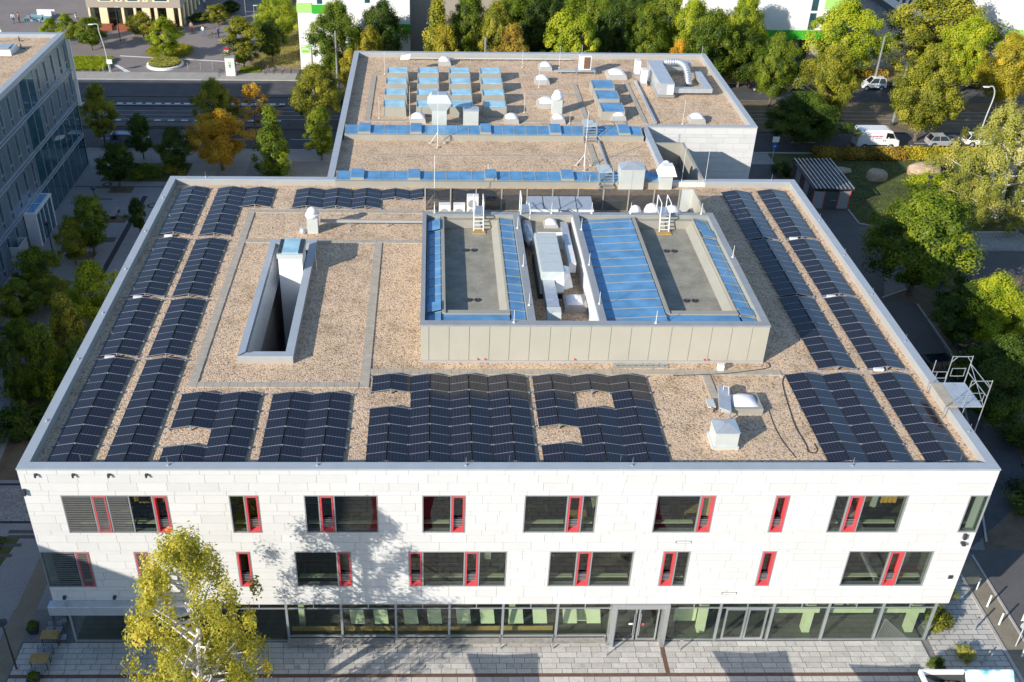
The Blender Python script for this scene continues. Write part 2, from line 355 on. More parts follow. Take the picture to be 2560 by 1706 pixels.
for y in (88.7, 90.1, 91.6, 93.0):
    bx('tram_rail', M['winframe'], None, -160, y - .035, 0.0, 220, y + .04, .03)['kind'] = 'structure'
for y0, z1 in ((93.3, .22), (87.1, .22)):
    bx('platform_edge', M['asphalt_light'], None, -60, y0, 0, 1.5, y0 + 1.0, z1)['kind'] = 'structure'
bx('island', M['asphalt_light'], None, -60, 85.6, 0, 1.5, 87.1, .16)['kind'] = 'structure'
def dashes(name, y, x0, x1, step, ln, wd, z):
    b = MB(); x = x0
    while x < x1: b.box(x, y - wd / 2, z, x + ln, y + wd / 2, z + .004); x += step
    o = b.build(name, M['marking']); o['kind'] = 'structure'
dashes('platform_edge_marking', 93.9, -60, 1.3, 1.30, .78, .42, .222)
dashes('platform_edge_marking', 87.6, -60, 1.3, 1.75, .85, .38, .222)
dashes('lane_marking', 102.0, -60, -14, 1.3, .8, .14, .003); dashes('lane_marking', 98.6, -80, 120, 6.5, 3.0, .14, .003)
dashes('lane_marking', 81.7, -60, 120, 8, 3.2, .12, .002); dashes('platform_line', 93.4, -60, 1.3, 80, 61, .10, .222)
sheet('plaza_line', M['marking'], [(-26.1, 115.1), (-9.1, 112.7), (-6.2, 111.3), (-6.2, 111.75), (-9.1, 113.1), (-26.1, 115.5)], .010)
sheet('plaza_line', M['marking'], [(-25.9, 110.9), (-23.5, 107.75), (-22.6, 107.75), (-25.3, 110.95)], .012)
sheet('plaza_line', M['marking'], [(-60, 121.2), (-37, 124.5), (-37, 124.9), (-60, 121.7)], .010)
sheet('plaza_line', M['marking'], [(-10.8, 140.5), (-4.0, 141.3), (-4.0, 141.7), (-10.8, 140.9)], .010)
# right side: paths, lawns
sheet('service_path', M['asphalt_light'], [(53.5, 9), (60, 9), (67.8, 33), (68.2, 41), (68.3, 44), (65.6, 42.3), (71, 57.0), (68.7, 58.4), (68.7, 61.8), (64.2, 61.6), (63.6, 78.2), (53.5, 78.2)], .0)
sheet('park_lawn', M['grass'], [(68.7, 58.4), (71, 57), (79, 56.3), (85.4, 56.5), (86, 63.6), (92, 78), (64.0, 78), (64.2, 61.7), (68.7, 61.8)], .004)
sheet('park_lawn', M['soil'], [(68.4, 44.0), (66, 42.4), (68.3, 41), (68.0, 33), (59.6, 7), (64.5, 7), (110, 7), (110, 46.4), (77, 46.7)], .006)
sheet('park_path', M['asphalt_light'], [(68.4, 44.2), (77, 46.8), (130, 46.5), (130, 51.9), (74, 52.1), (71, 57)], .002)
sheet('gravel_strip', M['gravel2'], [(74, 52.1), (130, 51.9), (130, 56.3), (79, 56.3), (71.3, 57)], .008)
sheet('park_road', M['asphalt_light'], [(86.0, 63.4), (85.4, 56.5), (90, 46), (140, 46), (140, 78), (93, 78)], .012)
for a, b in (((68.7, 61.8), (68.7, 58.4)), ((68.7, 58.4), (71.05, 57.1)), ((79.5, 56.35), (85.3, 56.45)), ((85.9, 63.5), (85.4, 56.5)), ((68.3, 43.9), (65.4, 42.3)), ((68.3, 41.1), (68.05, 32.9)), ((68.05, 32.9), (64.6, 21)), ((64.6, 21), (60.4, 9))):
    a, b = Vector(a), Vector(b); d = (b - a).normalized() * .07; n = Vector((-d.y, d.x))
    MB().prism([tuple(a - n), tuple(b - n), tuple(b + n), tuple(a + n)][::1], 0, .10).build('path_edging', M['concrete'])['kind'] = 'structure'
sheet('right_road', M['asphalt_light'], [(58.9, 8.2), (66, 8.2), (66, -14), (57.9, -14), (58.6, 1)], .016)
sheet('brick_band', M['sandpath'], [(57.2, 6.2), (58.8, 7.6), (58.7, 0), (58.2, -14), (57.0, -14), (57.25, 0)], .020)
sheet('service_road', M['asphalt'], [(53.6, 9), (59.3, 8.6), (66, 14), (69, 24), (66, 30), (60, 30)], .010)
sheet('rubble_yard', M['slabfield'], [(52.6, -8), (57.0, -8), (57.2, 6.0), (53.4, 9.0), (52.9, .4)], -.002)
for (x0, y0, x1, y1) in ((57.15, -14, 57.35, 6.1), (58.75, -14, 58.9, 7.7)): bx('kerb', M['concrete'], None, x0, y0, -.05, x1, y1, .09)['kind'] = 'structure'
# front forecourt: slabs laid one by one near the building, drains
fc = sheet('forecourt', M['slabjoint'], rect(-2.72, -16, 52.5, .4), -.006)
slabs = []; yb = [.34, -.07, -.48, -.89, -1.30, -1.71, -2.06]
rows = list(zip(yb[1:], yb[:-1])) + [(-2.72, -2.30), (-3.14, -2.73), (-3.56, -3.15)]
for y0, y1 in rows:
    x = -2.65 - random.random() * .8
    while x < 52.3:
        wd = random.choice((.62, .9, .9, .9, 1.2))
        slabs.append((max(x, -2.68), y0, min(x + wd, 52.4), y1))
        x += wd
slabs.sort(key=lambda q: -(q[2] - q[0]) * (2.0 if q[1] > -2.8 else .5) + (0 if q[0] > 13 else .6))
SM = [pm('slab_tone', tuple(c * k for c in (.60, .57, .52)), .85, var=.12, scale=2.5, fine=.2, bscale=12) for k in (.86, .95, 1.0, 1.06)]
for q in slabs[:300]:
    dz = random.uniform(0, .006); ub('paving_slab', random.choice(SM), fc, q[0] + .016, q[1] + .016, -.03, q[2] - .016, q[3] - .016, .012 + dz)
rest = MB()
for q in slabs[300:]: rest.box(q[0] + .016, q[1] + .016, -.03, q[2] - .016, q[3] - .016, .012)
o = rest.build('paving_slab_rest', M['slab'], fc); o['kind'] = 'stuff'
sheet('forecourt_field', M['slabfield'], rect(-2.7, -30, 52.4, -3.57), .004)
bx('drain_channel', M['brown'], fc, -2.6, -2.29, -.02, 51.4, -2.07, .014)
bx('drain_channel', M['brown'], fc, 36.12, -2.06, -.02, 36.38, .2, .024)
for x in (9.5, 14.2, 18.4, 22.7, 27.0, 31.2, 35.3, 44.0, 4.2): MB().cyl((x, -1.55, .0), (x, -1.55, .026), .17, n=16).build('manhole_cover', M['concrete'], fc)
# ------------------------------------------------------------------ main building
W0, W1, L1 = 0.0, 53.0, 38.31; G = 13.45; P = 14.0
SB = thing('school_building', 'white panelled school with red window frames and solar panels on its flat gravel roof', 'building', (26.5, 19, 0))
MB().box(.5, .5, G - .3, 10.1, 37.9, G).box(13.4, .5, G - .3, 52.5, 37.9, G).box(10.1, .5, G - .3, 13.4, 10.9, G).box(10.1, 26.6, G - .3, 13.4, 37.9, G).build('roof_gravel', M['gravel'], SB)
bx('side_wall', M['white_panel'], SB, 0, .4, 3.7, .45, L1, 13.9); bx('side_wall', M['white_panel'], SB, 52.55, .4, 3.7, 53, L1, 13.9)
bx('rear_wall', M['white_panel'], SB, .46, 37.9, 0, 52.54, L1, 13.9)
# copings and upstands
pw = .56
MB().prism([(-.02, -.02), (53.02, -.02), (53.02 - pw, pw), (pw - .02, pw)], 13.9, P).build('coping', M['cap'], SB)
MB().prism([(-.02, -.02), (pw - .02, pw), (pw - .02, L1 - pw), (-.02, L1 + .02)], 13.9, P).build('coping', M['cap'], SB)
MB().prism([(53.02, -.02), (53.02, L1 + .02), (53.02 - pw, L1 - pw), (53.02 - pw, pw)], 13.9, P).build('coping', M['cap'], SB)
MB().prism([(-.02, L1 + .02), (pw - .02, L1 - pw), (14.0, L1 - pw), (14.0, L1 + .02)], 13.9, P).build('coping', M['cap'], SB)
MB().prism([(45.2, L1 + .02), (45.2, L1 - pw), (53.02 - pw, L1 - pw), (53.02, L1 + .02)], 13.9, P).build('coping', M['cap'], SB)
for a in ((.46, .46, .54, L1 - .5), (52.46, .46, 52.54, L1 - .5), (.56, .46, 52.44, .54), (.56, L1 - .58, 13.9, L1 - .50), (45.3, L1 - .58, 52.44, L1 - .50)):
    bx('upstand', M['upstand'], SB, a[0], a[1], G - .05, a[2], a[3], 13.9)
# small lightning holders standing on the coping
def rod(name_parent, p, h, m='alu', r=.016, foot=True):
    b = MB().cyl(p, (p[0], p[1], p[2] + h), r, r * .6, 6)
    if foot: b.cyl((p[0], p[1], p[2]), (p[0], p[1], p[2] + .06), .08, .07, 8)
    return b
for i, (x, y) in enumerate([(.3, 4.2), (.28, 10.5), (.3, 16), (.3, 22), (.3, 28), (.3, 34), (52.7, 3.3), (52.7, 12.8), (52.7, 18.8), (52.7, 24.6), (52.7, 30.5), (8.0, .3), (16, .3), (24, .3), (33, .3), (45, .3), (3, 38.1), (51, 38.1)]):
    rod(None, (x, y, P), .55).build('lightning_pin', M['alu'], SB)
# ---- facade: rainscreen panels with openings
ZU0, ZU1, ZL0, ZL1 = 9.37, 12.115, 5.137, 7.92
UPPER = [[(1.98, 3.6, 'b'), (3.6, 4.45, 'rb'), (4.45, 5.63, 'b'), (5.63, 6.9, 'y'), (6.9, 7.75, 'ry')], [(11.08, 11.9, 'g'), (11.9, 12.7, 'r')],
         [(15.17, 15.97, 'g'), (15.97, 16.8, 'r'), (16.8, 19.19, 'g')], [(21.64, 23.22, 'g'), (23.22, 24.02, 'r')],
         [(27.27, 29.65, 'g'), (29.65, 30.47, 'r'), (30.47, 31.28, 'g')], [(34.55, 36.98, 'g'), (36.98, 37.8, 'rl')], [(41.1, 41.9, 'r')],
         [(44.42, 45.22, 'g'), (45.22, 46.05, 'r'), (46.05, 48.48, 'y')], [(51.9, 53.0, 'c')]]
LOWER = [[(.0, 1.97, 'B'), (1.97, 2.77, 'rb')], [(5.28, 6.08, 'rb')], [(11.05, 11.86, 'r')], [(14.36, 16.76, 'g'), (16.76, 17.58, 'r')],
         [(20.84, 21.65, 'r'), (21.65, 24.04, 'g'), (24.04, 24.87, 'r'), (24.87, 26.46, 'g')], [(28.91, 30.48, 'g'), (30.48, 31.32, 'r'), (31.32, 33.73, 'g')],
         [(35.4, 36.2, 'r'), (36.2, 36.97, 'g')], [(41.1, 41.92, 'r')], [(46.09, 48.5, 'g'), (48.5, 49.35, 'r'), (49.35, 51.0, 'g')]]
OPEN = [(q[0][0], q[-1][1], ZU0, ZU1) for q in UPPER] + [(q[0][0], q[-1][1], ZL0, ZL1) for q in LOWER]
def band(z0, z1):
    xs = [0.0]
    for a in sorted(OPEN):
        if a[2] < z1 - .01 and a[3] > z0 + .01: xs += [a[0], a[1]]
    xs.append(53.0); return [(xs[i], xs[i + 1]) for i in range(0, len(xs), 2) if xs[i + 1] - xs[i] > .02]
core = MB()
for z0, z1 in ((3.68, ZL0), (ZL0, ZL1), (ZL1, ZU0), (ZU0, ZU1), (ZU1, 13.9)):
    for a, b in band(z0, z1): core.box(a, .035, z0, b, .40, z1)
wall = core.build('front_wall', M['joint'], SB)
zs = [3.68]
while zs[-1] < 13.85:
    for h in (.575, .575, .307): zs.append(min(13.88, zs[-1] + h))
zs = sorted(set(round(z, 3) for z in zs if z <= 13.88)); pans = []
for k in range(len(zs) - 1):
    z0, z1 = zs[k], zs[k + 1]
    if z1 - z0 < .05: continue
    cuts = [-random.random() * 1.5]
    while cuts[-1] < 53: cuts.append(cuts[-1] + random.choice((1.6, 1.6, 1.6, 1.2, 2.0)))
    zz = sorted({z0, z1} | {e for a in OPEN for e in (a[2], a[3]) if z0 + .02 < e < z1 - .02})
    for u0, u1 in zip(zz[:-1], zz[1:]):
        for a, b in band(u0, u1):
            xs = [a] + [c_ for c_ in cuts if a + .12 < c_ < b - .12] + [b]
            for x0, x1 in zip(xs[:-1], xs[1:]): pans.append((x0, x1, u0, u1))
pans.sort(key=lambda q: -(q[1] - q[0]) * (q[3] - q[2]))
PMAT = [pm('panel_tone', tuple(c * k for c in (.63, .625, .61)), .6, var=.03, scale=.9, spec=.2) for k in (.95, .985, 1.0, 1.025)]
for (x0, x1, z0, z1) in pans[:300]: ub('wall_panel', random.choice(PMAT), wall, x0 + .008, random.uniform(0, .003), z0 + .008, x1 - .008, .033, z1 - .008)
rest = MB()
for (x0, x1, z0, z1) in pans[300:]: rest.box(x0 + .008, .001, z0 + .008, x1 - .008, .033, z1 - .008)
rest.build('wall_panel_rest', M['white_panel'], wall)['kind'] = 'stuff'
bx('soffit', M['upstand'], SB, 0, .05, 3.60, 53, 5.0, 3.675)
# rooms behind the windows
rm = MB()
for z0, z1 in ((3.69, 4.30), (8.05, 8.55), (12.75, 13.1)): rm.box(.46, .42, z0, 52.54, 7.0, z1)
rm.box(.46, 7.0, .0, 52.54, 7.2, 13.1); rm.box(.5, .5, -.004, 52.5, 7, .03)
for x in (7.9, 14.0, 20.2, 26.8, 34.1, 39.5, 43.2, 51.4): rm.box(x, 1.2, 4.31, x + .15, 6.99, 12.74)
rm.build('interior', M['interior'], SB)
FC = [M['wood'], M['greywood'], M['offwhite'], M['galv'], M['int_light'], M['darkmetal'], M['reddark']]
for zf in (4.30, 8.55):
    x = 1.0
    while x < 51:
        w_ = random.uniform(.9, 1.6); y = random.uniform(1.0, 3.4)
        if random.random() < .75: MB().box(x, y, zf + .70, x + w_, y + .7, zf + .75).box(x + .05, y + .05, zf, x + .1, y + .1, zf + .7).box(x + w_ - .1, y + .55, zf, x + w_ - .05, y + .6, zf + .7).build('desk', random.choice(FC), SB)
        else: MB().box(x, y + 1.6, zf, x + w_, y + 2.0, zf + random.uniform(1.0, 2.0)).build('cupboard', random.choice(FC), SB)
        x += w_ + random.uniform(.3, 1.2)
def window(bays, z0, z1):
    x0, x1 = bays[0][0], bays[-1][1]; f = MB(); t = .055
    f.box(x0, -.012, z0, x1, .14, z0 + t); f.box(x0, -.012, z1 - t, x1, .14, z1)
    f.box(x0, -.012, z0 + t, x0 + t, .14, z1 - t); f.box(x1 - t, -.012, z0 + t, x1, .14, z1 - t)
    for b in bays[1:]: f.box(b[0] - t * .7, -.010, z0 + t, b[0] + t * .7, .14, z1 - t)
    wn = f.build('window', M['winframe'], SB)
    for (a, b, k) in bays:
        a0, b0 = a + .06, b - .06; c0, c1 = z0 + .06, z1 - .06
        if k[0] == 'r':
            r = MB(); d = .34; s = .085                       # deep red reveal
            r.box(a0, -.03, c0, a0 + s, d, c1); r.box(b0 - s, -.03, c0, b0, d, c1); r.box(a0 + s, -.03, c1 - s, b0 - s, d, c1)
            r.hexa([(a0 + s, -.03, c0), (b0 - s, -.03, c0), (b0 - s, d, c0), (a0 + s, d, c0)], [(a0 + s, -.03, c0 + .06), (b0 - s, -.03, c0 + .06), (b0 - s, d, c0 + .24), (a0 + s, d, c0 + .24)])
            r.build('red_frame', M['red'], wn)
            bx('pane', M['glass'], wn, a0 + s, .27, c0 + .22, b0 - s, .285, c1 - s)
            g = MB()
            for i in range(5): g.box(a0 + s, .10, c0 + .33 + i * .115, b0 - s, .125, c0 + .365 + i * .115)
            g.build('safety_bars', M['alu'], wn)
            bx('grille_backing', M['darkmetal'], wn, a0 + s, .20, c0 + .24, b0 - s, .215, c0 + .92)
        else:
            bx('pane', M['glass'], wn, a0 - .02, .06, c0, b0 + .02, .075, c1)
            bx('window_board', M['int_light'], wn, a0, .42, z0 + .30, b0, .68, z0 + .36)
        if k in ('b', 'rb', 'B'):
            s = MB(); z = c1 - .03
            while z > c0 + .05: s.hexa([(a0, -.05, z - .03), (b0, -.05, z - .03), (b0, .0, z), (a0, .0, z)], [(a0, -.05, z - .02), (b0, -.05, z - .02), (b0, .0, z + .012), (a0, .0, z + .012)]); z -= .13 if k != 'B' else .17
            s.build('venetian_blind', M['blind'], wn)
        if 'y' in k:
            for i in range(2):
                if k == 'ry' and i: continue
                cx = a0 + (.35 + i * (b0 - a0 - .9) if k == 'y' else .4); cw = .42 if k == 'y' else .15
                cu = MB()
                for j in range(7): cu.box(cx - cw + j * cw * .3, .8 + .04 * (j % 2), z1 - 1.15 - .1 * i, cx - cw + (j + 1) * cw * .3 - .004, .86 + .04 * (j % 2), z1 - .05)
                cu.build('curtain', M['yellow'], wn)
        if k == 'rl': bx('roller_blind', M['int_light'], wn, a0 + .09, .32, z0 + .95, b0 - .09, .34, z1 - .1)
        if k == 'c':
            bx('pane', M['glass'], wn, 52.93, .1, c0, 52.945, 3.0, c1); bx('corner_post', M['winframe'], wn, 52.93, 3.0, z0, 53.0, 3.1, z1)
    return wn
for q in UPPER: window(q, ZU0, ZU1)
for q in LOWER: window(q, ZL0, ZL1)
# ground floor glazing
GY = .45
mx = [.55, 3.85, 7.1, 10.3, 13.48, 16.75, 20.02, 23.24, 26.46, 29.75, 33.0, 36.3, 39.57, 42.78, 46.13, 49.42, 52.6]
MBt = MB()
for i, x in enumerate(mx): MBt.box(x - .07, GY - .06, .0, x + .07, GY + .12, 3.60)
MBt.box(.55, GY - .03, 2.80, 52.6, GY + .08, 2.88); MBt.box(.55, GY - .03, .0, 33, GY + .08, .12); MBt.box(36.3, GY - .03, 0, 52.6, GY + .08, .10); MBt.box(13.5, GY - .05, .40, 32.9, GY + .08, .50)
gf = MBt.build('glazing_frame', M['winframe'], SB)
for i in range(16):
    a, b = mx[i], mx[i + 1]; mid = (a + b) / 2
    if i == 10: continue
    bx('pane', M['glass_clear'], gf, a + .07, GY, .12 if not 4 <= i < 10 else .50, b - .07, GY + .012, 2.80)
    bx('pane', M['glass'], gf, a + .07, GY, 2.88, mid - .03, GY + .012, 3.60); bx('pane', M['glass'], gf, mid + .03, GY, 2.88, b - .07, GY + .012, 3.60)
    bx('mullion', M['winframe'], gf, mid - .03, GY - .02, 2.88, mid + .03, GY + .06, 3.60)
    if i < 9 and i > 3: bx('apron_panel', M['wood'], gf, a + .07, GY + .75, .03, b - .07, GY + .80, .42)
    if i in (4, 6, 8): bx('column', M['int_light'], gf, a + .5, 1.6, .03, a + .85, 2.0, 3.55)
    if 5 <= i < 10:
        for q in range(2):
            px_ = a + .5 + q * 1.45; MB().hexa([(px_, .95, .95), (px_ + .85, .95, .95), (px_ + .85, .98, .95), (px_, .98, .95)], [(px_ - .1, 1.12, 2.0), (px_ + .75, 1.12, 2.0), (px_ + .75, 1.15, 2.0), (px_ - .1, 1.15, 2.0)]).build('partition_panel', M['int_light'], gf)
    if i in (11, 13, 15): bx('column', M['int_light'], gf, b - .95, 1.0, .03, b - .5, 1.5, 2.75)
    if i >= 13: bx('pelmet', M['int_light'], gf, a + .3, .75, 2.05, b - .35, .82, 2.40)
    if i in (11, 9): bx('partition_wall', M['int_light'], gf, a + .9, 1.55, .5, b - 1.0, 1.6, 1.6)
    if i in (14,):
        for q in range(3): bx('table_top', M['int_light'], gf, a + .7 + q * .8, 2.6, .72, a + 1.25 + q * .8, 3.1, .78)
ef = MB()                                                   # entrance portal
ef.box(32.90, -.12, .0, 33.22, .62, 3.60); ef.box(36.05, -.12, .0, 36.35, .62, 3.60); ef.box(33.22, -.10, 3.30, 36.05, .62, 3.60)
pt = ef.build('entrance_portal', M['alu'], SB)
bx('door_leaf', M['winframe'], pt, 33.30, .46, .05, 33.42, .54, 2.75)
for a, b in ((33.32, 34.58), (34.70, 35.92)):
    d = MB(); d.box(a, .44, .04, a + .09, .52, 2.80); d.box(b - .09, .44, .04, b, .52, 2.80); d.box(a + .09, .44, 2.70, b - .09, .52, 2.80); d.box(a + .09, .44, .04, b - .09, .52, .16)
    dd = d.build('door', M['winframe'], pt); bx('pane', M['glass_clear'], dd, a + .09, .47, .16, b - .09, .482, 2.70)
    bx('door_handle', M['alu'], dd, (b - .16) if a < 34 else (a + .10), .36, .5, (b - .12) if a < 34 else (a + .14), .40, 2.4)
bx('door_closer_rail', M['alu'], pt, 33.3, .36, 2.86, 35.9, .43, 2.98); bx('notice', M['offwhite'], pt, 34.15, .462, 1.35, 34.4, .466, 1.5); bx('notice', M['red'], pt, 34.95, .462, 1.3, 35.1, .466, 1.5)
for a, b in ((39.95, 41.25), (41.3, 42.5)):                   # second pair of doors
    d = MB(); d.box(a, GY - .05, .1, a + .1, GY + .07, 2.8); d.box(b - .1, GY - .05, .1, b, GY + .07, 2.8); d.box(a + .1, GY - .05, 2.66, b - .1, GY + .07, 2.8); d.box(a + .1, GY - .05, .1, b - .1, GY + .07, .25)
    d.build('door_frame', M['alu'], gf)
# awning box over the terrace and little facade fittings
aw = MB().box(-.16, -.55, 3.35, 9.6, -.01, 4.05); aw.build('awning_box', M['galv'], SB, bevel=.02)
for x in (.9, 2.9, 4.8, 6.8): MB().box(x, -.14, 13.58, x + .15, -.002, 13.68).box(x + .03, -.2, 13.5, x + .12, -.13, 13.6).build('floodlight', M['darkmetal'], SB)
for x in (.7, 3.6): MB().box(x, -.22, 4.3, x + .16, -.002, 4.46).build('floodlight', M['darkmetal'], SB)
for x, z in ((36.0, 8.55), (39.25, 4.45)): MB().box(x, -.01, z, x + .9, .01, z + .18).build('wall_vent', M['darkframe'], SB); 
for x, z in ((36.05, 8.58), (39.30, 4.48)): bx('wall_vent_light', M['offwhite'], SB, x, -.02, z, x + .8, -.012, z + .12)
MB().box(52.3, -.2, 8.95, 52.45, 0, 9.3).box(52.3, -.28, 8.55, 52.5, 0, 8.7).build('camera_bracket', M['darkmetal'], SB)
MB().box(52.35, -.06, 5.75, 52.6, .0, 6.0).build('wall_box', M['darkmetal'], SB)
MB().box(.05, -.18, 12.2, .2, 0, 12.6).build('camera_bracket', M['darkmetal'], SB)
# long wooden bench along the glazing
bn = thing('long_bench', 'long weathered wooden bench with steel end posts along the ground floor glass', 'bench', (22.7, -.05, 0))
for i in range(6):
    a = 13.52 + i * 3.22; b = a + 3.12
    for k in range(4): ub('slat', M['greywood'], bn, a, -.20 + k * .12, .42, b, -.10 + k * .12, .46)
for i in range(7):
    x = 13.46 + i * 3.22; MB().box(x - .03, -.24, .012, x + .03, -.18, .5).box(x - .03, -.24, .36, x + .03, .34, .42).box(x - .03, .28, .42, x + .03, .34, .62).build('bench_post', M['winframe'], bn)
for x, y, lb in ((32.75, -.75, 'left of the entrance doors'), (37.3, -.35, 'right of the entrance doors')):
    p = thing('short_post', 'short steel post with slanted head just ' + lb, 'post', (x, y, 0)); MB().cyl((x, y, .012), (x, y, .85), .04).build('shaft', M['alu'], p); MB().box(x - .09, y - .07, .85, x + .09, y + .07, 1.02).build('head', M['alu'], p)
# ------------------------------------------------------------------ roof walkways
def path_x(parent, x0, x1, y0, y1, z):
    n = round((x1 - x0) / .5)
    for i in range(n): ub('paver', M['paver'], parent, x0 + i * (x1 - x0) / n + .006, y0, z, x0 + (i + 1) * (x1 - x0) / n - .006, y1, z + .07 + random.uniform(-.006, .006))
def path_y(parent, y0, y1, x0, x1, z):
    n = round((y1 - y0) / .5)
    for i in range(n): ub('paver', M['paver'], parent, x0, y0 + i * (y1 - y0) / n + .006, z, x1, y0 + (i + 1) * (y1 - y0) / n - .006, z + .07 + random.uniform(-.006, .006))
path_y(SB, 8.25, 32.4, 7.38, 7.9, G - .01); path_x(SB, 7.38, 21.4, 32.42, 32.92, G - .01)
path_x(SB, 7.92, 17.7, 8.25, 8.76, G - .01); path_y(SB, 8.25, 27.2, 17.74, 18.32, G - .01); path_x(SB, 7.92, 21.4, 27.22, 27.72, G - .01)
path_x(SB, 18.34, 43.9, 9.68, 10.22, G - .01); path_y(SB, 6.3, 9.66, 38.9, 39.4, G - .01)
# slender rods along the walkway
for y in (9.2, 11.4, 13.8, 16.0, 18.3, 20.6, 23.0, 25.4): MB().cyl((7.95, y, G), (7.95, y, G + .75), .016, .012, 6).build('walkway_rod', M['alu'], SB)
for (x, y, h) in ((9.6, 29.7, 1.7), (9.7, 21.8, 1.6), (13.85, 22.3, 1.9), (15.6, 26.1, .9), (15.7, 29.3, .8), (3.1, 1.0, .7), (8.6, 1.0, .7), (18.0, 1.0, .7), (26.4, 1.0, .7), (32.5, 1.0, .7), (51.4, 1.2, .6)):
    rod(None, (x, y, G), h).build('lightning_rod', M['alu'], SB)
# ------------------------------------------------------------------ light shaft with the stair tower
sx0, sx1, sy0, sy1 = 10.02, 13.46, 10.85, 26.7
sh = MB(); sh.box(sx0, sy0, G, sx1, sy0 + .5, 13.95); sh.box(sx0, sy1 - .6, G, sx1, sy1, 13.95)
sh.box(sx0, sy0 + .5, 6, sx0 + .52, sy1 - .6, 13.95); sh.box(sx1 - .5, sy0 + .5, 6, sx1, sy1 - .6, 13.95); sh.box(sx0 + .3, sy0 + .45, 5.8, sx1 - .3, sy1, 6.0)
shaft = sh.build('light_shaft', M['upstand'], SB)
MB().prism([(sx0 - .03, sy0 - .03), (sx1 + .03, sy0 - .03), (sx1 - .5, sy0 + .52), (sx0 + .95, sy0 + .52)], 13.95, 14.03).prism([(sx0 - .03, sy0 - .03), (sx0 + .42, sy0 + .52), (sx0 + .42, sy1 - .62), (sx0 - .03, sy1 + .03)], 13.95, 14.03).prism([(sx1 + .03, sy0 - .03), (sx1 + .03, sy1 + .03), (sx1 - .5, sy1 - .62), (sx1 - .5, sy0 + .52)], 13.95, 14.03).prism([(sx0 - .03, sy1 + .03), (sx0 + .42, sy1 - .62), (sx1 - .5, sy1 - .62), (sx1 + .03, sy1 + .03)], 13.95, 14.03).build('shaft_coping', M['cap'], shaft)
MB().hexa([(sx0 + .53, sy0 + .5, 12.6), (sx0 + .95, sy0 + .5, 12.6), (sx0 + .95, sy1 - .7, 12.6), (sx0 + .53, sy1 - .7, 12.6)], [(sx0 + .43, sy0 + .5, 13.9), (sx0 + .50, sy0 + .5, 13.9), (sx0 + .50, sy1 - .7, 13.9), (sx0 + .43, sy1 - .7, 13.9)]).build('shaft_lining', M['galv'], shaft)
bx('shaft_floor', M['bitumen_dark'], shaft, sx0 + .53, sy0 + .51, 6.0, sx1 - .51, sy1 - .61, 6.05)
for i in range(7): bx('shaft_glass', M['glass_dark'], shaft, sx1 - .58, sy0 + .9 + i * 1.55, 6.2, sx1 - .55, sy0 + 2.3 + i * 1.55, 12.4)
tw = MB().box(11.2, 22.0, 6.1, 12.9, 24.3, 14.95); tower = tw.build('stair_tower', M['white'], SB)
bx('tower_coping', M['galv_light'], tower, 11.13, 21.92, 14.95, 12.97, 24.38, 15.28)
MB().hexa([(11.45, 22.05, 15.281), (12.65, 22.05, 15.281), (12.65, 24.2, 15.281), (11.45, 24.2, 15.281)], [(11.48, 22.1, 15.33), (12.62, 22.1, 15.33), (12.62, 24.15, 15.42), (11.48, 24.15, 15.42)]).build('tower_skylight', M['skyglass2'], tower)
for x in (11.17, 12.69): 
    for k in range(3): bx('tower_vent', M['darkmetal'], tower, x, 22.1 + k * .72, 15.285, x + .24, 22.72 + k * .72, 15.36)
# ------------------------------------------------------------------ central rooftop block with glass roofs
bx0, bx1, by0, by1, bt = 21.43, 43.09, 11.05, 27.0, 16.25
blk = MB()
blk.box(bx0 + .04, by0 + .05, G, bx1 - .04, by0 + .40, 16.1); blk.box(bx0 + .04, by1 - .40, G, bx1 - .04, by1, 16.1)
blk.box(bx0 + .04, by0 + .41, G, bx0 + .25, by1 - .41, 16.1); blk.box(bx1 - .42, by0 + .41, G, bx1 - .04, by1 - .41, 16.1)
block = blk.build('rooftop_block', M['beige'], SB)
n = 17; stp = (bx1 - bx0 - .5) / n
xs_ = [bx0] + [bx0 + .52 + i * 1.255 for i in range(17)] + [bx1]
for a, b in zip(xs_[:-1], xs_[1:]): ub('cladding_panel', M['beige_panel'], block, a + .014, by0 - .005, G + .18, b - .014, by0 + .048, 16.12)
bx('plinth', M['upstand'], block, bx0, by0 - .03, G - .01, bx1, by0 + .04, G + .17)
for i in range(12): ub('cladding_panel', M['beige_panel'], block, bx1 - .038, by0 + .05 + i * 1.325, G + .18, bx1, by0 + .05 + (i + 1) * 1.325 - .014, 16.12)
cp = MB(); zt = 16.13
cp.box(bx0 - .02, by0 - .03, zt, bx1 + .02, by0 + .50, bt); cp.box(bx0 - .02, by1 - .45, zt, bx1 + .02, by1 + .02, bt)
cp.box(bx0 - .02, by0 + .50, zt, bx0 + .27, by1 - .45, bt); cp.box(bx1 - .44, by0 + .50, zt, bx1 + .02, by1 - .45, bt)
cp.build('block_coping', M['cap_grey'], block)
MB().box(28.1, by0 + .5, 14.2, 28.58, by1 - .45, bt - .003).box(32.56, by0 + .5, 14.2, 33.0, by1 - .45, bt - .003).build('dividing_wall', M['cap_grey'], block)
bx('yard_wall', M['white'], block, 32.50, by0 + .5, 14.15, 32.556, by1 - .46, 16.1); bx('yard_wall', M['upstand'], block, 28.585, by0 + .5, 14.15, 28.62, by1 - .46, 16.1)
bx('yard_gravel', M['gravel'], block, 28.6, by0 + .45, 14.0, 32.52, by1 - .42, 14.2)
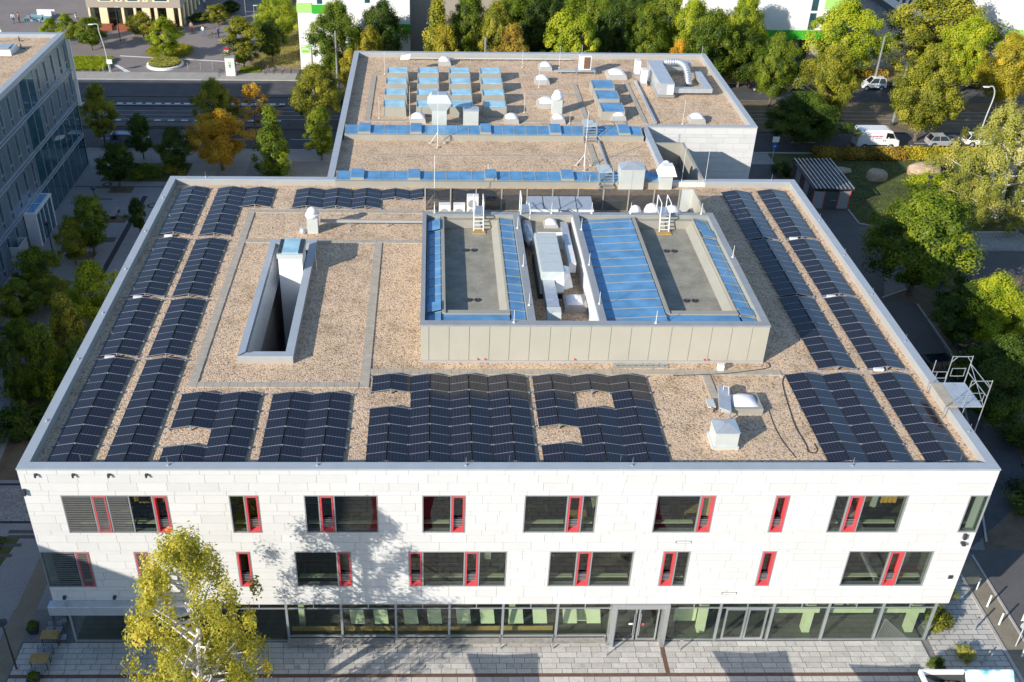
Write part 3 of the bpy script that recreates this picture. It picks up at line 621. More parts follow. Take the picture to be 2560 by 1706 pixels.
for (a, b) in ((22.76, 27.06), (36.96, 41.56)):             # sunken felt roofs between the glass strips
    fl = MB().box(a + .2, 13.2, 15.1, b - .05, 26.5, 15.3).build('flat_roof', M['bitumen'], block)
    MB().box(a, 12.8, 15.0, a + .24, 26.55, 16.08).box(b - .06, 12.8, 15.0, b + .02, 26.55, 16.0).box(a + .24, 12.8, 15.0, b - .06, 13.22, 16.0).box(a + .24, 26.2, 15.0, b - .06, 26.54, 15.95).build('roof_kerb', M['beige'], fl)
    MB().hexa([(b - .55, 13.2, 15.3), (b - .05, 13.2, 15.3), (b - .05, 26.3, 15.3), (b - .55, 26.3, 15.3)], [(b - .12, 13.2, 15.8), (b - .05, 13.2, 15.8), (b - .05, 26.3, 15.8), (b - .12, 26.3, 15.8)]).build('roof_kerb', M['beige'], fl)
    for y in (15.6, 22.6):
        for dx in (0, .55): MB().lathe([(.20, 0), (.22, .06), (.1, .1), (.08, .05)], ((a + b) / 2 - .35 + dx, y, 15.30), 12).build('roof_drain', M['darkmetal'], fl)
    bx('front_glass', M['skyglass'], fl, a + .02, by0 + .52, 15.86, b - .02, 12.78, 15.93)
def glass_strip(x0, x1, z0, z1, ys, raised=()):
    bars = MB()
    for i, (a, b) in enumerate(zip(ys[:-1], ys[1:])):
        u = .16 if i in raised else 0.0
        p = MB().hexa([(x0 + .03, a + .03, z0 + u), (x1 - .03, a + .03, z1 + u), (x1 - .03, b - .03, z1 + u), (x0 + .03, b - .03, z0 + u)],
                      [(x0 + .03, a + .03, z0 + u + .04), (x1 - .03, a + .03, z1 + u + .04), (x1 - .03, b - .03, z1 + u + .04), (x0 + .03, b - .03, z0 + u + .04)])
        p.build('glass_pane', M['skyglass'], block)
        if u: bx('vent_frame', M['beige'], block, x0 + .02, a + .02, z0 - .1, x1 - .02, b - .02, min(z0, z1) + u - .02)
    for y in ys: MB().hexa([(x0, y - .025, z0 - .02), (x1, y - .025, z1 - .02), (x1, y + .025, z1 - .02), (x0, y + .025, z0 - .02)], [(x0, y - .025, z0 + .065), (x1, y - .025, z1 + .065), (x1, y + .025, z1 + .065), (x0, y + .025, z0 + .065)]).build('glazing_bar', M['beige'], block)
y_l = [11.6, 13.0] + [13.0 + 1.135 * i for i in range(1, 10)] + [24.35, 25.9, 26.5]
glass_strip(21.72, 22.74, 15.72, 15.98, y_l, raised=(1, 11))
y_m = [11.6] + [12.1 + 1.113 * i for i in range(0, 13)] + [26.5]
glass_strip(27.10, 28.08, 15.98, 15.86, y_m)
y_b = [11.6] + [12.45 + 1.125 * i for i in range(0, 13)] + [26.5]
glass_strip(33.02, 36.92, 15.80, 16.02, y_b)
y_r = [11.6, 12.6] + [13.42 + 1.115 * i for i in range(0, 11)] + [26.5]
glass_strip(41.60, 42.64, 15.98, 15.78, y_r, raised=(1, 11))
for (x, y) in ((28.3, 13.4), (28.3, 18.6), (28.3, 24.3), (32.8, 13.6), (32.8, 18.8), (32.9, 24.1), (22.3, 26.8), (25.3, 26.8), (31.0, 26.8), (34.0, 26.8), (36.9, 26.8), (42.2, 26.8), (36, 11.3), (27.2, 11.3), (42.9, 20.0)):
    rod(None, (x, y, bt), .9, r=.022).build('lightning_pin', M['white'], block)
for x in (25.0, 25.45, 31.1, 39.3, 39.55): MB().cyl((x, by0 + .03, G + .32), (x + .02, by0 - .12, G + .27), .045, .035, 8).build('overflow_spout', M['brown'] if x == 0 else M['red'], block)
# screen fence behind the block and its solid return wall
scn = thing('roof_screen', 'dark mesh screen on pale posts behind the glass roofed block', 'screen', (31.8, 33.07, G))
def mesh_screen_mat():
    m, t, b = newmat('dark_mesh'); o = t.nodes['Material Output']; b.inputs['Base Color'].default_value = (.04, .042, .045, 1); b.inputs['Roughness'].default_value = .7
    tr = N(t, 'ShaderNodeBsdfTransparent'); mx_ = N(t, 'ShaderNodeMixShader'); mx_.inputs[0].default_value = .5
    t.links.new(tr.outputs[0], mx_.inputs[1]); t.links.new(b.outputs[0], mx_.inputs[2]); t.links.new(mx_.outputs[0], o.inputs[0]); return m
M['mesh'] = mesh_screen_mat()
for i in range(11):
    x = 21.55 + i * 2.045; bx('post', M['beige'], scn, x - .05, 33.0, G, x + .05, 33.06, 15.42)
    if i < 10: bx('mesh_panel', M['mesh'], scn, x + .03, 33.08, G + .05, x + 2.015, 33.10, 15.36)
bx('solid_panel', M['galv_light'], scn, 42.05, 33.08, G, 43.1, 33.12, 15.4); bx('return_wall', M['beige_panel'], scn, 43.04, 27.05, G, 43.12, 33.07, 15.4)
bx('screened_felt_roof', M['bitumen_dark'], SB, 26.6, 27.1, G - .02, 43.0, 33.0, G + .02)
# ------------------------------------------------------------------ solar arrays
ME = bpy.data.meshes.new('solar_module'); _b = MB().box(-.562, -.845, -.018, .562, .845, .018); ME.from_pydata(_b.v, [], _b.f); ME.materials.append(M['pv'])
MF = MB()
for a in ((-.567, -.85, -.567 + .022, .85), (.567 - .022, -.85, .567, .85), (-.545, -.85, .545, -.828), (-.545, .828, .545, .85)): MF.box(a[0], a[1], -.02, a[2], a[3], .024)
MFm = MF.mesh('module_frame'); MFm.materials.append(M['darkmetal'])
TILT = R(10); EZ, RZ = G + .10, G + .10 + 1.134 * math.sin(TILT)
def array(label, ridges, rows, holes=(), half=1.165):
    """ridges: x of each ridge; rows: y bounds, far to near"""
    cx = sum(ridges) / len(ridges); a = thing('solar_array', label, 'solar array', (cx, (rows[0] + rows[-1]) / 2, G), group='solar arrays on the gravel roof')
    for ci, rx in enumerate(ridges):
        for ri in range(len(rows) - 1):
            if (ci, ri) in holes: continue
            yc = (rows[ri] + rows[ri + 1]) / 2
            for s in (-1, 1):
                o = bpy.data.objects.new('solar_panel', ME); C.objects.link(o)
                o.location = (rx + s * (half / 2 + .012), yc, (EZ + RZ) / 2); o.rotation_euler = (0, s * TILT, 0); put(o, a)
                f = bpy.data.objects.new('panel_frame', MFm); C.objects.link(f); f.parent = o
        used = [ri for ri in range(len(rows) - 1) if (ci, ri) not in holes]
        for bi in sorted({r_ for ri in used for r_ in (ri, ri + 1)}):
            y = rows[bi]; e = half + .08; b = MB(); wd = .013
            zz = RZ + .022; ze = EZ - .018
            b.hexa([(rx - e, y - wd, ze), (rx, y - wd, zz), (rx, y + wd, zz), (rx - e, y + wd, ze)], [(rx - e, y - wd, ze + .03), (rx, y - wd, zz + .03), (rx, y + wd, zz + .03), (rx - e, y + wd, ze + .03)])
            b.hexa([(rx, y - wd, zz), (rx + e, y - wd, ze), (rx + e, y + wd, ze), (rx, y + wd, zz)], [(rx, y - wd, zz + .03), (rx + e, y - wd, ze + .03), (rx + e, y + wd, ze + .03), (rx, y + wd, zz + .03)])
            b.box(rx - .04, y - .05, G, rx + .04, y + .05, zz); b.box(rx - e - .05, y - .06, G, rx - e + .05, y + .06, ze + .05); b.box(rx + e - .05, y - .06, G, rx + e + .05, y + .06, ze + .05)
            b.build('mounting_rail', M['rail'], a)
        for bi in (min(used), max(used) + 1): bx('base_rail', M['rail'], a, rx - half - .06, rows[bi] - .03, G, rx + half + .06, rows[bi] + .03, G + .05)
    return a
def rws(y0, n, p=1.715): return [y0 - i * p for i in range(n + 1)]
array('solar array along left roof edge, nearest the front facade', [2.35], rws(11.05, 6))
array('solar array along left roof edge, second from the front', [2.34], rws(18.45, 4, 1.74))
array('solar array along left roof edge, third from the front', [2.36], rws(27.55, 5, 1.71))
array('solar array along left roof edge, farthest from the front', [2.30], rws(36.88, 5, 1.70))
array('solar array beside the left walkway, nearest the front facade', [5.46], rws(11.05, 6))
array('solar array beside the left walkway, second from the front', [5.42], rws(18.45, 4, 1.74))
array('solar array beside the left walkway, third from the front', [5.36], rws(27.45, 5, 1.70))
array('solar array beside the left walkway, farthest from the front', [5.42], rws(36.85, 5, 1.72))
array('single ridge solar array of four panels at the back left of the roof', [7.80], rws(36.82, 2, 1.75))
array('three ridge solar array of twelve panels along the back parapet', [11.96, 14.33, 16.70], rws(36.68, 2, 1.76))
array('single row solar array along the back, running behind the mesh screen', [19.06, 21.42, 23.78, 26.10], rws(36.62, 1, 1.75))
array('two ridge solar array with a gap showing gravel, front left of the roof', [8.42, 10.77], rws(7.42, 4, 1.69), {(0, 2)})
array('complete two ridge solar array between two gravel aisles, front left of the roof', [13.82, 16.14], rws(7.42, 4, 1.69))
array('large four ridge solar array at front middle with one missing pair', [19.68, 22.03, 24.38, 26.74], rws(9.35, 5, 1.685), {(0, 1)})
array('three ridge solar array at front middle with two missing pairs', [29.46, 31.78, 34.10], rws(9.35, 5, 1.70), {(1, 1), (0, 3)})
array('solar array right of the glass block, farthest back', [47.58], rws(36.6, 5, 1.73))
array('solar array right of the glass block, middle segment', [47.62], rws(27.6, 5, 1.66))
array('solar array right of the glass block, segment nearest the front', [47.53], rws(19.0, 5, 1.75))
array('solar array beside the right parapet, farthest back', [50.64], rws(36.85, 5, 1.75))
array('solar array beside the right parapet, second from the back', [50.65], rws(27.75, 5, 1.68))
array('solar array beside the right parapet, third from the back', [50.66], rws(19.0, 5, 1.75))
array('two ridge solar array at the front right corner of the roof', [45.2, 47.57], rws(9.57, 5, 1.715))
array('solar array beside the right parapet, nearest the front facade', [50.66], rws(9.62, 5, 1.72))
for i, (x, y) in enumerate(((1.9, 18.72), (2.0, 28.0), (50.1, 10.1), (50.05, 19.15), (50.0, 28.0), (1.95, 11.25))): bx('inverter_box', M['offwhite'], SB, x - .3, y - .1, G + .1, x + .3, y + .1, G + .26)
# ------------------------------------------------------------------ annex
ax0, ax1, ay1 = 13.24, 53.1, 73.28
AX = thing('annex_building', 'lower white rear wing with gravel roof, blue skylight strips and sixteen box skylights', 'building', (33, 56, 0))
bx('wall', M['white_panel'], AX, ax0, L1 + .01, 0, 42.5, 50.3, 13.1); bx('wall', M['white_panel'], AX, ax0, 50.62, 0, ax1, ay1, 13.1)
# front wall of the tall rear part, panelled
fw = bx('front_wall', M['joint'], AX, 42.52, 50.56, 0, ax1, 50.61, 13.9); z = 3.0; pans = []
for h in [.575, .575, .31] * 8:
    if z >= 13.88: break
    x = 42.55 - random.random() * .5
    while x < ax1:
        w_ = random.choice((1.6, 1.6, 2.0)); ub('wall_panel', random.choice(PMAT), fw, max(x, 42.53) + .008, 50.52, z + .008, min(x + w_, ax1) - .008, 50.558, min(z + h, 13.89) - .008); x += w_
    z += h
bx('wall', M['white_panel'], AX, 52.7, 50.62, 13.1, ax1, ay1, 13.9); bx('wall', M['white_panel'], AX, ax0, 38.33, 13.1, ax0 + .4, ay1, 13.9); bx('wall', M['white_panel'], AX, ax0 + .4, ay1 - .4, 13.1, 52.7, ay1, 13.9)
MB().box(ax0 + .4, 49.95, 13.1, 42.5, ay1 - .4, G).box(42.5, 50.62, 13.1, 52.7, ay1 - .4, G).build('roof_gravel', M['gravel'], AX); bx('roof_gravel', M['gravel'], AX, ax0 + .4, 38.4, 13.1, 42.4, 48.4, G)
MB().prism([(ax0 - .02, 37.78), (ax0 + .55, 37.78), (ax0 + .55, ay1 - .55), (ax0 - .02, ay1 + .02)], 13.91, P + .01).build('coping', M['cap'], AX)
MB().prism([(ax0 - .02, ay1 + .02), (ax0 + .55, ay1 - .55), (ax1 - .55, ay1 - .55), (ax1 + .02, ay1 + .02)], 13.91, P + .01).build('coping', M['cap'], AX)
MB().prism([(ax1 + .02, ay1 + .02), (ax1 - .55, ay1 - .55), (ax1 - .55, 50.95), (ax1 + .02, 50.50)], 13.91, P + .01).build('coping', M['cap'], AX)
MB().prism([(42.5, 50.50), (ax1 + .02, 50.50), (ax1 - .55, 50.95), (42.5, 50.95)], 13.91, P + .01).build('coping', M['cap'], AX)
for a in ((ax0 + .42, 38.5, ax0 + .50, ay1 - .5), (ax0 + .5, ay1 - .58, ax1 - .5, ay1 - .5), (ax1 - .58, 51.0, ax1 - .5, ay1 - .6)): bx('upstand', M['upstand'], AX, a[0], a[1], G - .05, a[2], a[3], 13.91)
# glazed strips
def strip(y0, z0, y1, z1, xs, raised, yb):
    bx('strip_upstand', M['beige'], AX, xs[0] - .1, yb, G - .05, xs[-1] + .1, y0, z0); bars = MB()
    bx('strip_back', M['beige'], AX, xs[0] - .1, y1 + .01, G - .05, xs[-1] + .1, y1 + .09, z1)
    for i, (a, b) in enumerate(zip(xs[:-1], xs[1:])):
        u = .20 if i in raised else 0
        p = MB().hexa([(a + .03, y0, z0 + u), (b - .03, y0, z0 + u), (b - .03, y1, z1 + u), (a + .03, y1, z1 + u)], [(a + .03, y0, z0 + u + .04), (b - .03, y0, z0 + u + .04), (b - .03, y1, z1 + u + .04), (a + .03, y1, z1 + u + .04)])
        p.build('glass_pane', M['skyglass'], AX)
        if u: MB().hexa([(a + .02, y0 - .02, z0 - .1), (b - .02, y0 - .02, z0 - .1), (b - .02, y1, z1 - .1), (a + .02, y1, z1 - .1)], [(a + .02, y0 - .02, z0 + u - .01), (b - .02, y0 - .02, z0 + u - .01), (b - .02, y1, z1 + u - .01), (a + .02, y1, z1 + u - .01)]).build('vent_frame', M['beige'], AX)
    for x in xs: MB().hexa([(x - .03, y0, z0 - .02), (x + .03, y0, z0 - .02), (x + .03, y1, z1 - .02), (x - .03, y1, z1 - .02)], [(x - .03, y0, z0 + .06), (x + .03, y0, z0 + .06), (x + .03, y1, z1 + .06), (x - .03, y1, z1 + .06)]).build('glazing_bar', M['beige'], AX)
xs_f = [14.02, 15.22, 16.37, 17.62, 18.83, 20.05, 21.12, 22.2, 23.32, 24.4, 25.48, 26.56, 27.6, 28.7, 29.75, 30.86, 31.97, 33.05, 34.15, 35.2, 36.2, 37.3, 38.4, 39.5, 40.6, 41.7]
strip(37.82, 13.98, 39.25, 14.14, xs_f, (1, 5, 11, 17, 23), 37.5)
strip(48.25, 13.98, 49.85, 14.20, xs_f, (1, 5, 11, 17, 23), 48.0)
# right edge of the middle roof: coping, sunken light well
MB().prism([(42.02, 38.4), (42.55, 38.4), (42.55, 50.5), (42.02, 50.5)], 13.4, P).build('coping', M['cap'], AX)
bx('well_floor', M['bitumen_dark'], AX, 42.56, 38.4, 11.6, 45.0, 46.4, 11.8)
MB().box(45.0, 38.4, 9, 45.25, 46.5, 14.02).box(42.56, 46.4, 9, 45.0, 46.62, 13.95).build('well_wall', M['beige'], AX)
bx('well_side', M['beige'], AX, 42.50, 38.4, 9, 42.555, 50.45, 13.39)
# box skylights
def box_sky(x0, x1, y0, y1, h, m='skyglass2', tilt=.18):
    b = MB().hexa([(x0, y0, G - .02), (x1, y0, G - .02), (x1, y1, G - .02), (x0, y1, G - .02)], [(x0 + .06, y0 + .06, G + h), (x1 - .06, y0 + .06, G + h), (x1 - .06, y1 - .06, G + h + tilt), (x0 + .06, y1 - .06, G + h + tilt)])
    k = b.build('box_skylight', M['beige'], AX)
    MB().hexa([(x0 + .16, y0 + .14, G + h + .015), (x1 - .16, y0 + .14, G + h + .015), (x1 - .16, y1 - .16, G + h + tilt + .01), (x0 + .16, y1 - .16, G + h + tilt + .01)], [(x0 + .17, y0 + .15, G + h + .05), (x1 - .17, y0 + .15, G + h + .05), (x1 - .17, y1 - .17, G + h + tilt + .05), (x0 + .17, y1 - .17, G + h + tilt + .05)]).build('pane', M[m], k)
    MB().box(x0 + .06, y0 + .06, G + h, x0 + .15, y1 - .1, G + h + tilt + .06).box(x1 - .15, y0 + .06, G + h, x1 - .06, y1 - .1, G + h + tilt + .06).build('sash', M['alu'], k)
for cx in (18.37, 21.63, 24.95, 28.22):
    for y in (54.1, 57.5, 60.9, 64.3): box_sky(cx - 1.17, cx + 1.17, y, y + 1.8, .98, tilt=.08)
for i, y in enumerate((53.6, 57.2, 60.4)): box_sky(38.55, 40.95, y, y + 2.4, .8, 'skyglass', .1)
path_y(AX, 52.6, 66.3, 15.5, 16.05, G - .01); path_x(AX, 15.5, 41.0, 52.7, 53.2, G - .01); path_y(AX, 53.6, 64.0, 36.85, 37.4, G - .01); path_y(AX, 52.6, 64.6, 42.5, 43.0, G - .01)
path_y(AX, 42.0, 47.4, 36.35, 36.9, G - .01); bx('walkway_strip', M['paver'], AX, 16.5, 44.3, G - .01, 41, 44.6, G + .012); bx('walkway_strip', M['paver'], AX, 32, 60.7, G - .01, 36.8, 61.0, G + .012)
def dome_light(parent, cx, cy, s=.75, h=.45, z=G, dh=.38, m='upstand'):
    b = MB().hexa([(cx - s, cy - s, z - .02), (cx + s, cy - s, z - .02), (cx + s, cy + s, z - .02), (cx - s, cy + s, z - .02)], [(cx - s * .86, cy - s * .86, z + h), (cx + s * .86, cy - s * .86, z + h), (cx + s * .86, cy + s * .86, z + h), (cx - s * .86, cy + s * .86, z + h)])
    k = b.build('dome_rooflight', M[m], parent); MB().dome(cx - s * .8, cy - s * .8, cx + s * .8, cy + s * .8, z + h + .01, dh).build('dome', M['dome'], k, smooth=True)
for (x, y, s) in ((23.4, 70.6, .75), (34.5, 69.0, .75), (33.75, 64.6, .8), (42.0, 66.7, 1.1), (20.7, 53.0, .8), (29.75, 53.0, .75), (34.3, 53.0, .7), (40.3, 54.0, .75), (47.9, 53.4, .8), (33.6, 57.6, 1.0)): dome_light(AX, x, y, s)
dome_light(block, 30.9, 26.0, .55, .25, 15.62, .3); 
bx('lift_head', M['white'], block, 29.5, 24.9, 14.2, 32.2, 26.5, 15.62); bx('lift_head_roof', M['bitumen'], block, 29.52, 24.92, 15.62, 32.18, 26.52, 15.66)
# ------------------------------------------------------------------ roof equipment
def eq(name, label, cat, x, y, z=G, group=None): return thing(name, label, cat, (x, y, z), group=group)
f = eq('exhaust_fan', 'beige square exhaust stack with white domed cap beside the light shaft', 'exhaust fan', 12.92, 29.2)
bx('stack', M['galv_light'], f, 12.5, 28.8, G, 13.32, 29.6, 14.75); MB().lathe([(.50, 0), (.55, .08), (.55, .22), (.42, .24), (.42, .34)], (12.91, 29.2, 14.75), 18).build('collar', M['offwhite'], f, smooth=False)
MB().lathe([(.40, 0), (.42, .08), (.36, .25), (.22, .38), (.05, .42)], (12.91, 29.2, 15.08), 18).build('cap', M['offwhite'], f, smooth=True)
MB().lathe([(.26, 0), (.30, .15), (.24, .42), (.08, .5)], (12.15, 28.95, G), 12).build('bundle', M['galv'], f)
f = eq('vent_duct', 'long straight grey duct running from the exhaust stack to the block', 'duct', 17.4, 30.0)
MB().box(13.4, 29.93, 13.85, 21.42, 30.15, 14.05).build('pipe', M['upstand'], f)
for x in (15.7, 18.5): bx('support', M['alu'], f, x, 29.98, G, x + .05, 30.1, 13.85)
# air handling unit in the yard
a = eq('air_handling_unit', 'long silver air handling unit in the gravel yard of the block', 'ventilation unit', 30.2, 18, 14.2)
bx('casing', M['galv_light'], a, 29.45, 17.6, 14.65, 31.0, 23.4, 16.35, bevel=.03)
for y in (18.9, 20.2, 21.6, 22.5): bx('seam', M['alu'], a, 29.44, y, 14.66, 31.01, y + .05, 16.37)
bx('stand', M['darkmetal'], a, 29.35, 17.7, 14.2, 31.05, 23.3, 14.64)
MB().hexa([(29.55, 13.6, 15.0), (30.35, 13.6, 15.0), (30.35, 17.62, 15.0), (29.55, 17.62, 15.0)], [(29.55, 13.9, 15.75), (30.35, 13.9, 15.75), (30.35, 17.62, 15.75), (29.55, 17.62, 15.75)]).build('outlet_duct', M['galv'], a)
for y in (14.0, 15.0, 16.0): bx('flange', M['alu'], a, 29.52, y, 14.98, 30.38, y + .05, 15.78)
MB().hexa([(29.5, 13.1, 14.9), (30.4, 13.1, 14.9), (30.4, 13.62, 14.9), (29.5, 13.62, 14.9)], [(29.5, 13.45, 15.7), (30.4, 13.45, 15.7), (30.4, 13.95, 15.8), (29.5, 13.95, 15.8)]).build('outlet_hood', M['galv_light'], a)
MB().hexa([(30.45, 17.2, 15.0), (31.0, 17.2, 15.0), (31.0, 17.6, 15.0), (30.45, 17.6, 15.0)], [(30.45, 17.5, 15.9), (31.0, 17.5, 15.9), (31.0, 17.6, 15.9), (30.45, 17.6, 15.9)]).build('intake_hood', M['white'], a)
MB().hexa([(30.95, 17.5, 15.0), (31.7, 17.9, 15.0), (31.7, 18.6, 15.0), (30.95, 18.6, 15.0)], [(30.95, 17.5, 16.3), (31.4, 18.0, 16.0), (31.4, 18.6, 16.2), (30.95, 18.6, 16.34)]).build('side_hood', M['offwhite'], a)
MB().tube([(29.1, 26.2, 15.6), (29.1, 24.6, 15.5), (29.4, 23.7, 15.4), (30.1, 23.5, 15.4)], .42, 12).build('round_duct', M['galv'], a, smooth=True)
MB().box(31.6, 22.3, 15.3, 32.1, 26.2, 15.85).build('branch_duct', M['galv'], a)
MB().box(31.55, 19.6, 15.2, 32.05, 22.29, 15.95).build('condenser', M['offwhite'], a)
MB().tube([(31.0, 21.0, 14.9), (31.3, 20.8, 14.9), (31.6, 20.9, 14.9)], .06).build('pipe', M['offwhite'], a)
d = eq('roof_hatch', 'white domed hatch on a grey kerb in the gravel yard of the block', 'roof hatch', 31.85, 16.8, 14.2)
bx('kerb', M['upstand'], d, 30.95, 15.8, 14.19, 32.45, 17.4, 14.75); MB().dome(31.1, 15.95, 32.2, 17.25, 14.76, .32).build('dome', M['dome'], d, smooth=True)
# ladders over the block parapet
def ladder(label, x, y, h0, flip=1):
    l = eq('steel_ladder', label, 'ladder', x, y, 15.3, 'white ladders over the block parapet')
    st = MB()
    for dx in (-.35, .35):
        st.tube([(x + dx, y - 1.2, h0), (x + dx, y - .9, 16.5), (x + dx, y + .6, 16.5), (x + dx, y + .9, G)], .045, 6)
        st.tube([(x + dx, y - .9, 16.5), (x + dx, y - .85, 17.5), (x + dx, y + .6, 17.5), (x + dx, y + .6, 16.5)], .035, 6)
    st.build('stringer', M['white'], l)
    for k in range(4): MB().box(x - .35, y - 1.22 + .07 * k, h0 + .15 + k * .28, x + .35, y - 1.12 + .07 * k, h0 + .19 + k * .28).build('rung', M['white'], l)
    bx('platform', M['alu'], l, x - .38, y - .9, 16.5, x + .38, y + .62, 16.55); bx('foot_board', M['wood'], l, x - .5, y - 1.6, 15.3, x + .5, y - 1.0, 15.36)
ladder('white steel ladder over the block parapet by the three air conditioners', 25.55, 26.8, 15.36); ladder('white steel ladder over the block parapet by the white ball vents', 39.3, 26.8, 15.36)
l3 = eq('steel_ladder', 'white steel ladder beside the rooftop lantern leading into the yard', 'ladder', 28.95, 27.2, 15.3, 'white ladders over the block parapet')
MB().tube([(28.7, 26.6, 15), (28.7, 26.6, 17.6), (28.7, 27.8, 17.6), (28.7, 27.8, 14)], .04, 6).tube([(29.4, 26.6, 15), (29.4, 26.6, 16.6), (29.4, 27.8, 16.6), (29.4, 27.8, 14)], .04, 6).build('stringer', M['white'], l3); bx('platform', M['alu'], l3, 28.7, 26.6, 16.45, 29.4, 27.8, 16.5)
# three air conditioners, lantern, ball vents behind the block
for i, (x, hz, lb) in enumerate(((22.65, .7, 'leftmost of the three white air conditioners behind the block'), (23.8, .7, 'middle one of the three white air conditioners behind the block'), (24.85, 1.45, 'tall double fan one of the three white air conditioners behind the block'))):
    u = eq('air_conditioner', lb, 'air conditioner', x + .45, 32.2, G, 'air conditioners behind the block'); y = 31.2
    bx('casing', M['offwhite'], u, x, y, G + .12, x + .92, y + .6, G + .12 + hz + .5, bevel=.02); bx('foot', M['alu'], u, x, y + .05, G, x + .92, y + .15, G + .12); bx('foot', M['alu'], u, x, y + .45, G, x + .92, y + .55, G + .12)
    for k in range(2 if hz > 1 else 1): MB().cyl((x + .42, y - .012, G + .72 + k * .75), (x + .42, y + .01, G + .72 + k * .75), .33, n=18).build('fan_grille', M['galv'], u)
ln = eq('roof_lantern', 'long glazed lantern with four pale blue panes behind the block', 'roof lantern', 32.2, 31.3)
lb = MB().box(29.6, 30.6, G, 34.8, 32.2, 14.75); lb.build('base', M['white'], ln)
for i in range(4):
    x = 29.62 + i * 1.3; MB().hexa([(x, 30.58, 14.76), (x + 1.22, 30.58, 14.76), (x + 1.22, 32.3, 15.05), (x, 32.3, 15.05)], [(x, 30.58, 14.80), (x + 1.22, 30.58, 14.80), (x + 1.22, 32.3, 15.10), (x, 32.3, 15.10)]).build('pane', M['galv'], ln)
    bx('glazing_bar', M['darkframe'], ln, x + 1.225, 30.6, 14.77, x + 1.29, 32.2, 14.8)
for i, (x, y, s, lb) in enumerate(((38.2, 31.3, .55, 'smallest white ball vent behind the block'), (39.5, 31.3, .75, 'white ball vent behind the ladder at the block'), (41.0, 30.8, .85, 'widest white dome vent at the right end behind the block'))):
    v = eq('ball_vent', lb, 'roof vent', x, y, G, 'ball vents behind the block')
    MB().lathe([(s * .55, 0), (s * .55, .5), (s * .9, .52), (s * .95, .72)], (x, y, G + .02), 16).build('collar', M['offwhite'], v); MB().lathe([(s * .8, 0), (s * .82, .2), (s * .62, .2 + s * .5), (s * .3, .2 + s * .72), (.04, .2 + s * .78)], (x, y, G + .74), 16).build('cap', M['dome'], v, smooth=True)
# hatch and hood at front right
h = eq('smoke_hatch', 'white domed smoke hatch with silver wind deflector on the front right gravel', 'roof hatch', 40.6, 6.2)
bx('kerb', M['beige'], h, 39.35, 5.6, G - .02, 41.6, 7.2, G + .42); MB().dome(39.9, 5.8, 41.35, 7.05, G + .43, .3).build('dome', M['dome'], h, smooth=True)
MB().hexa([(38.95, 5.5, G + .35), (39.6, 5.2, G + .35), (39.95, 7.3, G + .5), (39.3, 7.5, G + .5)], [(38.95, 5.5, G + .62), (39.6, 5.2, G + .55), (39.95, 7.3, G + .75), (39.3, 7.5, G + .8)]).build('wind_deflector', M['galv'], h)
for p in ((39.55, 5.15), (38.98, 5.45)): MB().cyl((p[0], p[1], G), (p[0], p[1], G + .55), .035, n=6).build('leg', M['alu'], h)
MB().tube([(39.55, 7.1, G + .6), (39.5, 7.1, G + 1.05), (39.8, 7.05, G + .95), (39.75, 6.6, G + .7)], .016, 6).build('bracket', M['white'], h)
bx('counterweight', M['galv_light'], h, 38.45, 6.0, G + .2, 38.9, 6.8, G + .3); bx('leg', M['alu'], h, 38.6, 5.8, G, 38.7, 6.0, G + .3)
h = eq('vent_hood', 'grey sheet metal hood with sloped top at front right of the roof', 'vent hood', 38.6, 2.9)
bx('plinth', M['galv_light'], h, 37.88, 2.3, G - .02, 39.36, 3.75, G + .22); MB().box(37.98, 2.36, G + .22, 39.28, 3.65, G + 1.15).build('casing', M['galv_light'], h)
MB().hexa([(37.93, 2.31, G + 1.15), (39.33, 2.31, G + 1.15), (39.33, 3.70, G + 1.15), (37.93, 3.70, G + 1.15)], [(38.5, 2.95, G + 1.42), (38.75, 2.95, G + 1.42), (38.75, 3.1, G + 1.42), (38.5, 3.1, G + 1.42)]).build('cap', M['galv'], h)
v = eq('roof_pipe', 'small round vent pipe just behind the grey hood', 'vent pipe', 38.75, 4.25); MB().cyl((38.75, 4.25, G), (38.75, 4.25, G + .4), .09).cyl((38.75, 4.25, G + .4), (38.75, 4.25, G + .55), .15).build('pipe', M['alu'], v)
l = eq('aluminium_ladder', 'folded aluminium ladder lying on the gravel in front of the block', 'ladder', 35.2, 10.5)
for y in (10.42, 10.68): bx('stringer', M['alu'], l, 33.5, y, G, 36.95, y + .06, G + .12)
for i in range(9): bx('rung', M['alu'], l, 33.7 + i * .37, 10.48, G + .04, 33.74 + i * .37, 10.68, G + .08)
l = eq('junction_box', 'small white box standing on the walkway in front of the block', 'box', 40.2, 10.25); bx('box', M['offwhite'], l, 40.0, 10.1, G, 40.38, 10.4, G + .42)
def cable(label, pts, r=.022):
    o = MB().tube([(x, y, G + z) for x, y, z in pts], r, 6).build('cable', M['black']); tag(o, label, 'cable'); return o
def spline(pts, n=6):
    out = []
    for i in range(len(pts) - 1):
        p0 = pts[max(0, i - 1)]; p1 = pts[i]; p2 = pts[i + 1]; p3 = pts[min(len(pts) - 1, i + 2)]
        for k in range(n):
            t = k / n; out.append(tuple(.5 * (2 * b + (c - a) * t + (2 * a - 5 * b + 4 * c - d) * t * t + (3 * b - a - 3 * c + d) * t ** 3) for a, b, c, d in zip(p0, p1, p2, p3)))
    return out + [pts[-1]]
cable('black cable curling from the block corner along the walkway', spline([(43.3, 11.0, .1), (43.45, 10.75, .03), (43.2, 10.4, .08), (42.2, 10.1, .1), (40.2, 9.72, .1), (37.5, 9.6, .05), (44.1 - 7, 9.62, .05)]))
